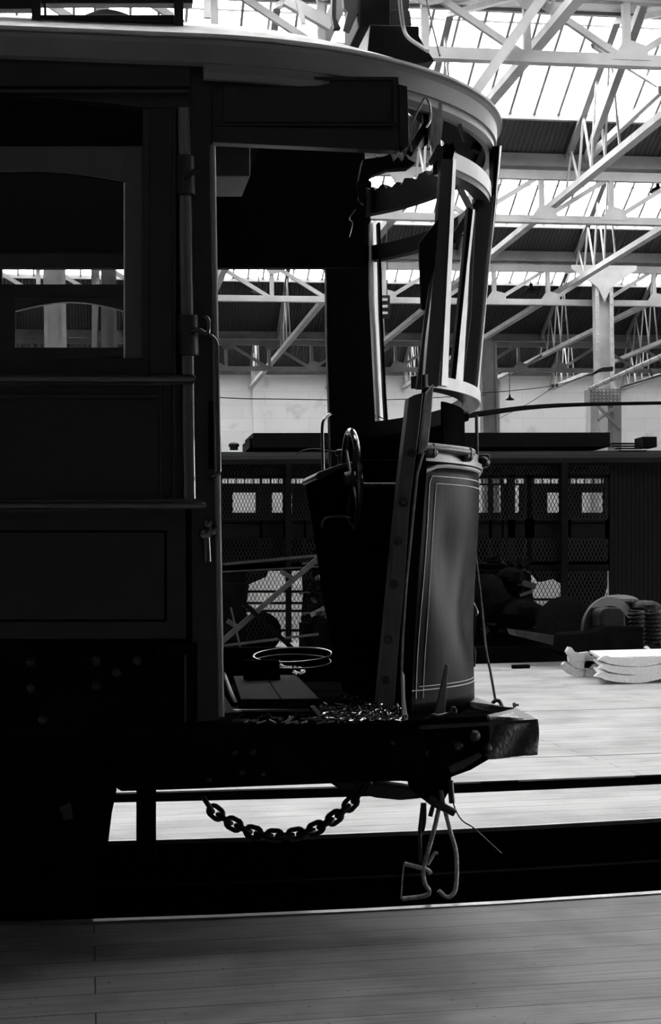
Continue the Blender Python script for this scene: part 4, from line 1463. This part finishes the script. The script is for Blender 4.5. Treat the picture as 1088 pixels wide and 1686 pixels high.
# brake hand wheel: ring seen nearly edge on
c_ = W(579, 790, y=YS + .6)
nrm = Vector((1.01, -.022, .02)).normalized()
u_ = nrm.cross(Vector((0, 0, 1))).normalized(); v_ = u_.cross(nrm)
ringp = [c_ + (u_ * math.cos(a) + v_ * math.sin(a)) * .19 for a in [2 * math.pi * k_ / 40 for k_ in range(40)]]
bw = MB().tube(ringp, .0135, 12, closed=True).build('brake_wheel', GLOSS, tr, smooth=True)
o = MB()
for k_ in range(4):
    a = math.pi / 4 + k_ * math.pi / 2
    o.tube([c_, c_ + (u_ * math.cos(a) + v_ * math.sin(a)) * .185], .007, 8)
o.lathe([(.03, -.03), (.035, 0), (.03, .03)], c_, nrm, 14)
o.build('wheel_spokes', IRON, bw, smooth=True)
o = MB().tube([c_, W(600, 800, y=YS + .62), W(650, 800, y=YS + .62)], .014, 10).build('brake_shaft', IRON, tr, smooth=True)
# far grab rail
MB().tube(smooth_path([W(544, 682, y=YE - .08), W(536, 688, y=YE - .1), W(531, 698, y=YE - .12), W(531, 730, y=YE - .12), W(532, 780, y=YE - .12)]), .008, 10).build('hand_rail', GLOSS, tr, smooth=True)
MB().tube([W(541, 690, y=YE - .1), W(543, 770, y=YE - .1)], .006, 8).build('hand_rail', GLOSS, tr)
# loose wires
MB().tube(smooth_path([W(618, 684, y=YE - .3), W(636, 693, y=YE - .35), W(652, 715, y=YE - .4), W(653, 735, y=YE - .4), W(645, 752, y=YE - .45), W(650, 775, y=YE - .5), W(660, 785, y=YE - .5)]), .003, 6).build('loose_wire', IRON, tr, smooth=True)
MB().tube(smooth_path([W(618, 684, y=YE - .3), W(628, 715, y=YE - .3), W(640, 760, y=YE - .3)]), .003, 6).build('loose_wire', IRON, tr, smooth=True)
MB().tube(smooth_path([W(486, 750, y=YE), W(498, 742, y=YE), W(520, 739, y=YE), W(555, 744, y=YE - .1)]), .003, 6).build('loose_wire', IRON, tr, smooth=True)
# slanted post right of the controller
slab('seat_support', [(546, 870), (556, 870), (578, 1090), (568, 1095)], YE - .25, .05, TIM, tr, .003)

slab('far_step_riser', rect(356, 566, 1066, 1128), YE, .04, BLK, tr, .002)

# ---- things lying on the platform
t = thing('hoop', 'thin tilted iron hoop lying on the platform beyond the tool box', 'hoop', W(481, 1085, y=6.7))
c_ = W(482, 1078, y=6.55)
rx = 65 * 6.55 / FPX
MB().tube([(c_.x + rx * math.cos(a), c_.y + rx * math.sin(a) * .9, c_.z + .023 * math.sin(a) + .006 * math.cos(a)) for a in [2 * math.pi * k_ / 48 for k_ in range(48)]], .004, 8, closed=True).build('hoop_ring', BRASS, t, smooth=True)
MB().tube([(c_.x + rx * .98 * math.cos(a), c_.y + rx * math.sin(a) * .88, c_.z - .03 + .023 * math.sin(a)) for a in [2 * math.pi * k_ / 48 for k_ in range(48)]], .004, 8, closed=True).build('hoop_ring', IRON, t, smooth=True)
for a in (.3, 1.5, 3.0, 4.6, 5.6):
    MB().tube([(c_.x + rx * math.cos(a), c_.y + rx * math.sin(a) * .9, c_.z + .023 * math.sin(a)), (c_.x + rx * .98 * math.cos(a), c_.y + rx * math.sin(a) * .88, c_.z - .03 + .023 * math.sin(a))], .003, 6).build('hoop_stay', IRON, t)
# plank lid
zt = ZF + .07
t = thing('floor_hatch', 'worn planked hatch lying raised on the platform inside the doorway', 'hatch', W(450, 1150, z=ZF))
qa = [W(384, 1113, z=zt), W(488, 1111, z=zt), W(526, 1150, z=zt), W(396, 1151, z=zt)]
MB().prism(qa, (0, 0, -.035)).build('hatch_board', mat('oily_planks', .012, .8, .03, noise=.5, nscale=20, stretch=(1, 5, 1), bump=.4, bscale=30), t, bevel=.004)
MB().bar(W(436, 1112, z=zt), W(462, 1150, z=zt), .004, .004).build('board_joint', BLK, t)
MB().box(min(qa[0].x, qa[3].x) - .0, qa[2].x - .02, qa[3].y, qa[3].y + .02, ZF, zt - .035).build('hatch_curb', BLK, t)
o = slab('tool_box', [(404, 1088), (460, 1087), (462, 1121), (405, 1121)], W(404, 1121, z=zt).y, .12, BLK, None, .004)
tag(o, 'small black box standing on the planked hatch', 'box')
o = MB().tube(smooth_path([W(366, 1100, z=ZF + .05), W(374, 1125, z=ZF + .04), W(384, 1150, z=ZF + .03), W(390, 1160, z=ZF + .02)]), .01, 8).build('bent_bar', IRON, smooth=True)
tag(o, 'bent black bar on the platform against the door post', 'bar')
o = slab('wood_splinter', [(365, 1170), (366, 1140), (384, 1168), (398, 1172), (370, 1174)], YS + .1, .03, RAWW, None, 0)
tag(o, 'pale splinter of wood at the foot of the door post', 'splinter')
o = slab('wood_splinter', [(512, 1164), (518, 1162), (533, 1178), (528, 1182)], YS + .12, .03, RAWW, None, 0)
tag(o, 'narrow wood splinter standing before the hatch at its right corner', 'splinter')
o = slab('floor_batten', [(378, 1169), (510, 1168), (510, 1172), (378, 1172)], YS + .14, .03, VARN, None, 0)
tag(o, 'thin batten along the platform edge in the doorway', 'batten')
# coiled chain bits near the hatch
t = thing('loose_chain', 'short loose chain lying on the platform right of the small black box', 'chain', W(480, 1106, z=zt))
pts = smooth_path([W(458, 1088, z=zt + .03), W(466, 1098, z=zt + .01), (W(480, 1100, z=zt + .01)), W(494, 1101, z=zt + .01), W(500, 1106, z=zt + .01), W(492, 1110, z=zt + .01), W(484, 1106, z=zt + .012)], 5)


def link(c, d, L_, wd_, r, flip):
    d = d.normalized()
    s_ = d.cross(Vector((0, 1, 0))) if flip else Vector((0, 1, 0))
    s_ = (s_ - d * s_.dot(d)).normalized()
    p_ = []
    for k_ in range(14):
        a = 2 * math.pi * k_ / 14
        ca, sa = math.cos(a), math.sin(a)
        p_.append(c + d * ((L_ - wd_) / 2 * (1 if ca > 0 else -1) + wd_ / 2 * ca) + s_ * (wd_ / 2 * sa))
    return MB().tube(p_, r, 8, closed=True)


def chain(path, L_, wd_, r, parent, m):
    # place links at even arc length
    pitch = L_ - 2.2 * r
    acc = 0
    pos = [path[0]]
    out = []
    i = 0
    cur = path[0].copy()
    k_ = 0
    rem = pitch
    seg = 0
    while seg < len(path) - 1:
        a, b_ = cur, path[seg + 1]
        d_ = (b_ - a).length
        if d_ >= rem:
            cur = a + (b_ - a) * (rem / d_)
            out.append((cur.copy(), (path[seg + 1] - path[seg]).normalized()))
            rem = pitch
        else:
            rem -= d_
            seg += 1
            cur = path[seg].copy()
    for k_, (c, d_) in enumerate(out):
        link(c, d_, L_, wd_, r, k_ % 2).build('chain_link', m, parent, smooth=True)


chain(pts, .022, .014, .0028, t, BRASS)
# heap of splinters right side of the platform
rnd = random.Random(11)
o = MB()
for i in range(520):
    px = rnd.uniform(530, 660); py = 1186 - abs(rnd.gauss(0, 20)) * (1 if px > 560 else .5)
    py = max(py, 1124)
    c = W(px, py, z=ZF + .01 + rnd.uniform(0, .05))
    d = Vector((rnd.uniform(-1, 1), rnd.uniform(-1, 1), rnd.uniform(-.35, .35))).normalized() * (rnd.uniform(.003, .012) if i % 6 else rnd.uniform(.015, .03))
    o.bar(c - d, c + d, rnd.uniform(.003, .013), .003, side=(rnd.uniform(-1, 1), .3, 1))
o = o.build('splinter_debris', mat('glinting_debris', .03, .15, .8, noise=.6, nscale=80))
tag(o, 'glinting heap of splinters and glass on the platform right of the hatch', 'debris')
o['kind'] = 'stuff'
# small bits along the platform edge and by the far rail
o = MB()
for i in range(120):
    px = rnd.uniform(370, 660); py = rnd.uniform(1158, 1190)
    c = W(px, py, z=ZF + .012)
    d = Vector((rnd.uniform(-1, 1), rnd.uniform(-1, 1), .1)).normalized() * rnd.uniform(.006, .03)
    o.bar(c - d, c + d, rnd.uniform(.003, .01), .004)
o = o.build('wood_chips', mat('dark_chips', .09, .6, noise=.4))
tag(o, 'dark wood chips scattered along the platform edge', 'debris')
o['kind'] = 'stuff'

# ---- rope from the dash to the bumper
t = thing('rope', 'long rope hanging down the tram front to a loop on the bumper', 'rope', W(818, 1158, y=5.9))
MB().tube(smooth_path([W(776, 800, y=6.2), W(778, 870, y=6.2), W(786, 940, y=6.15), W(794, 1010, y=6.1), W(800, 1070, y=6.0), W(808, 1110, y=5.95), W(816, 1156, y=5.9)]), .0055, 8).build('rope_strand', mat('rope_fibre', .06, .8, noise=.4, nscale=60, bump=.8, bscale=200), t, smooth=True)
MB().tube(smooth_path([W(810, 1158, y=5.9), W(817, 1153, y=5.9), W(823, 1156, y=5.9), W(827, 1166, y=5.88)]), .008, 8).build('rope_loop', IRON, t, smooth=True)
# lamp bracket on the far side of the dash
ts('dash_lamp', [(774, 990), (782, 992), (787, 1010), (784, 1014), (776, 1008), (780, 1060), (784, 1072), (783, 1098), (774, 1100)], 6.35, .08, IRON, .004)
MB().tube(smooth_path([W(774, 990, y=6.3), W(781, 996, y=6.3), W(786, 1008, y=6.3), W(784, 1013, y=6.3)]), .004, 6).build('lamp_wire', BRASS, tr, smooth=True)

# ---- hanging chain below the platform
t = thing('coupling_chain', 'heavy coupling chain sagging below the tram platform', 'chain', W(470, 1375, y=YS + .5))
pts = smooth_path([W(a, b_, y=YS + .5) for a, b_ in ((334, 1310), (345, 1328), (362, 1343), (385, 1357), (415, 1370), (450, 1376), (485, 1374), (515, 1366), (545, 1350), (568, 1332), (585, 1314), (600, 1292), (608, 1280))], 8)
chain(pts, .062, .040, .0095, t, IRON)

# ---- bent rods dangling under the coupler
yr_ = YS + .42


def rod(pts, r, name, label, m=RUST, y=yr_):
    o = MB().tube(smooth_path([W(a, b_, y=y) for a, b_ in pts]), r, 10).build(name, m, smooth=True)
    return tag(o, label, 'rod', 'bent rods dangling under the coupler')


rod([(726, 1301), (730, 1325), (741, 1368), (750, 1400), (752, 1430), (750, 1462), (744, 1474), (735, 1477), (726, 1470), (722, 1466)], .0085, 'bent_rod', 'long bent rod hooked forward at its foot, right of the hanging group')
rod([(722, 1332), (714, 1368), (700, 1418), (697, 1440), (700, 1456), (706, 1466), (704, 1473), (690, 1477), (662, 1480)], .009, 'bent_rod', 'bent rod curling left into a stirrup at the bottom')
rod([(665, 1422), (684, 1427), (703, 1432), (709, 1438)], .0085, 'bent_rod', 'short rod forming the top of the stirrup')
rod([(665, 1422), (662, 1450), (660, 1480)], .003, 'thin_rod', 'thin upright wire closing the left side of the stirrup')
rod([(704, 1424), (710, 1414), (716, 1404), (720, 1406)], .006, 'bent_rod', 'small hooked rod tip in the middle of the hanging group')
rod([(696, 1322), (693, 1350), (691, 1372), (692, 1420)], .008, 'bent_rod', 'straight dark rod at the left of the hanging group', IRON)
rod([(699, 1322), (699, 1350), (695, 1370)], .007, 'bent_rod', 'short dark rod beside the left straight rod', IRON)
rod([(704, 1314), (716, 1322), (732, 1330), (748, 1338)], .016, 'coupling_pin', 'thick black coupling pin lying slantwise above the rods', IRON)
rod([(714, 1322), (708, 1344)], .009, 'bolt', 'headed bolt hanging beside the coupling pin', IRON)
rod([(741, 1285), (742, 1300), (744, 1322)], .012, 'turnbuckle', 'black turnbuckle hanging at the right of the coupler', IRON)
o = MB().tube(smooth_path([W(a, b_, y=yr_) for a, b_ in ((746, 1322), (752, 1338), (762, 1352), (778, 1362), (796, 1378), (825, 1405))]), .003, 6).build('frayed_wire', IRON, smooth=True)
tag(o, 'frayed wire curving off to the right below the coupler', 'wire')
p = W(707, 1346, y=yr_)
o = MB()
for px, py, r_ in ((686, 1285, .03), (700, 1296, .035), (716, 1300, .03), (732, 1296, .025), (708, 1310, .025)):
    o.lathe([(0, -r_), (r_ * .8, -r_ * .6), (r_, 0), (r_ * .8, r_ * .6), (0, r_)], W(px, py, y=YS + .45), (.3, .2, 1), 10)
o.build('coupler_casting', BLK, tr)
o = MB().tube([W(846, 1166, z=.0) + Vector((0, 0, .03)), W(854, 1166, z=0) + Vector((0, 0, .03))], .012, 6)
o.lathe([(.025, 0), (.025, .02)], W(845, 1166, z=0) + Vector((0, 0, .03)), (1, 0, 0), 8)
tag(o.build('bolt', IRON), 'small bolt lying on the lit floor right of the rope loop', 'bolt')
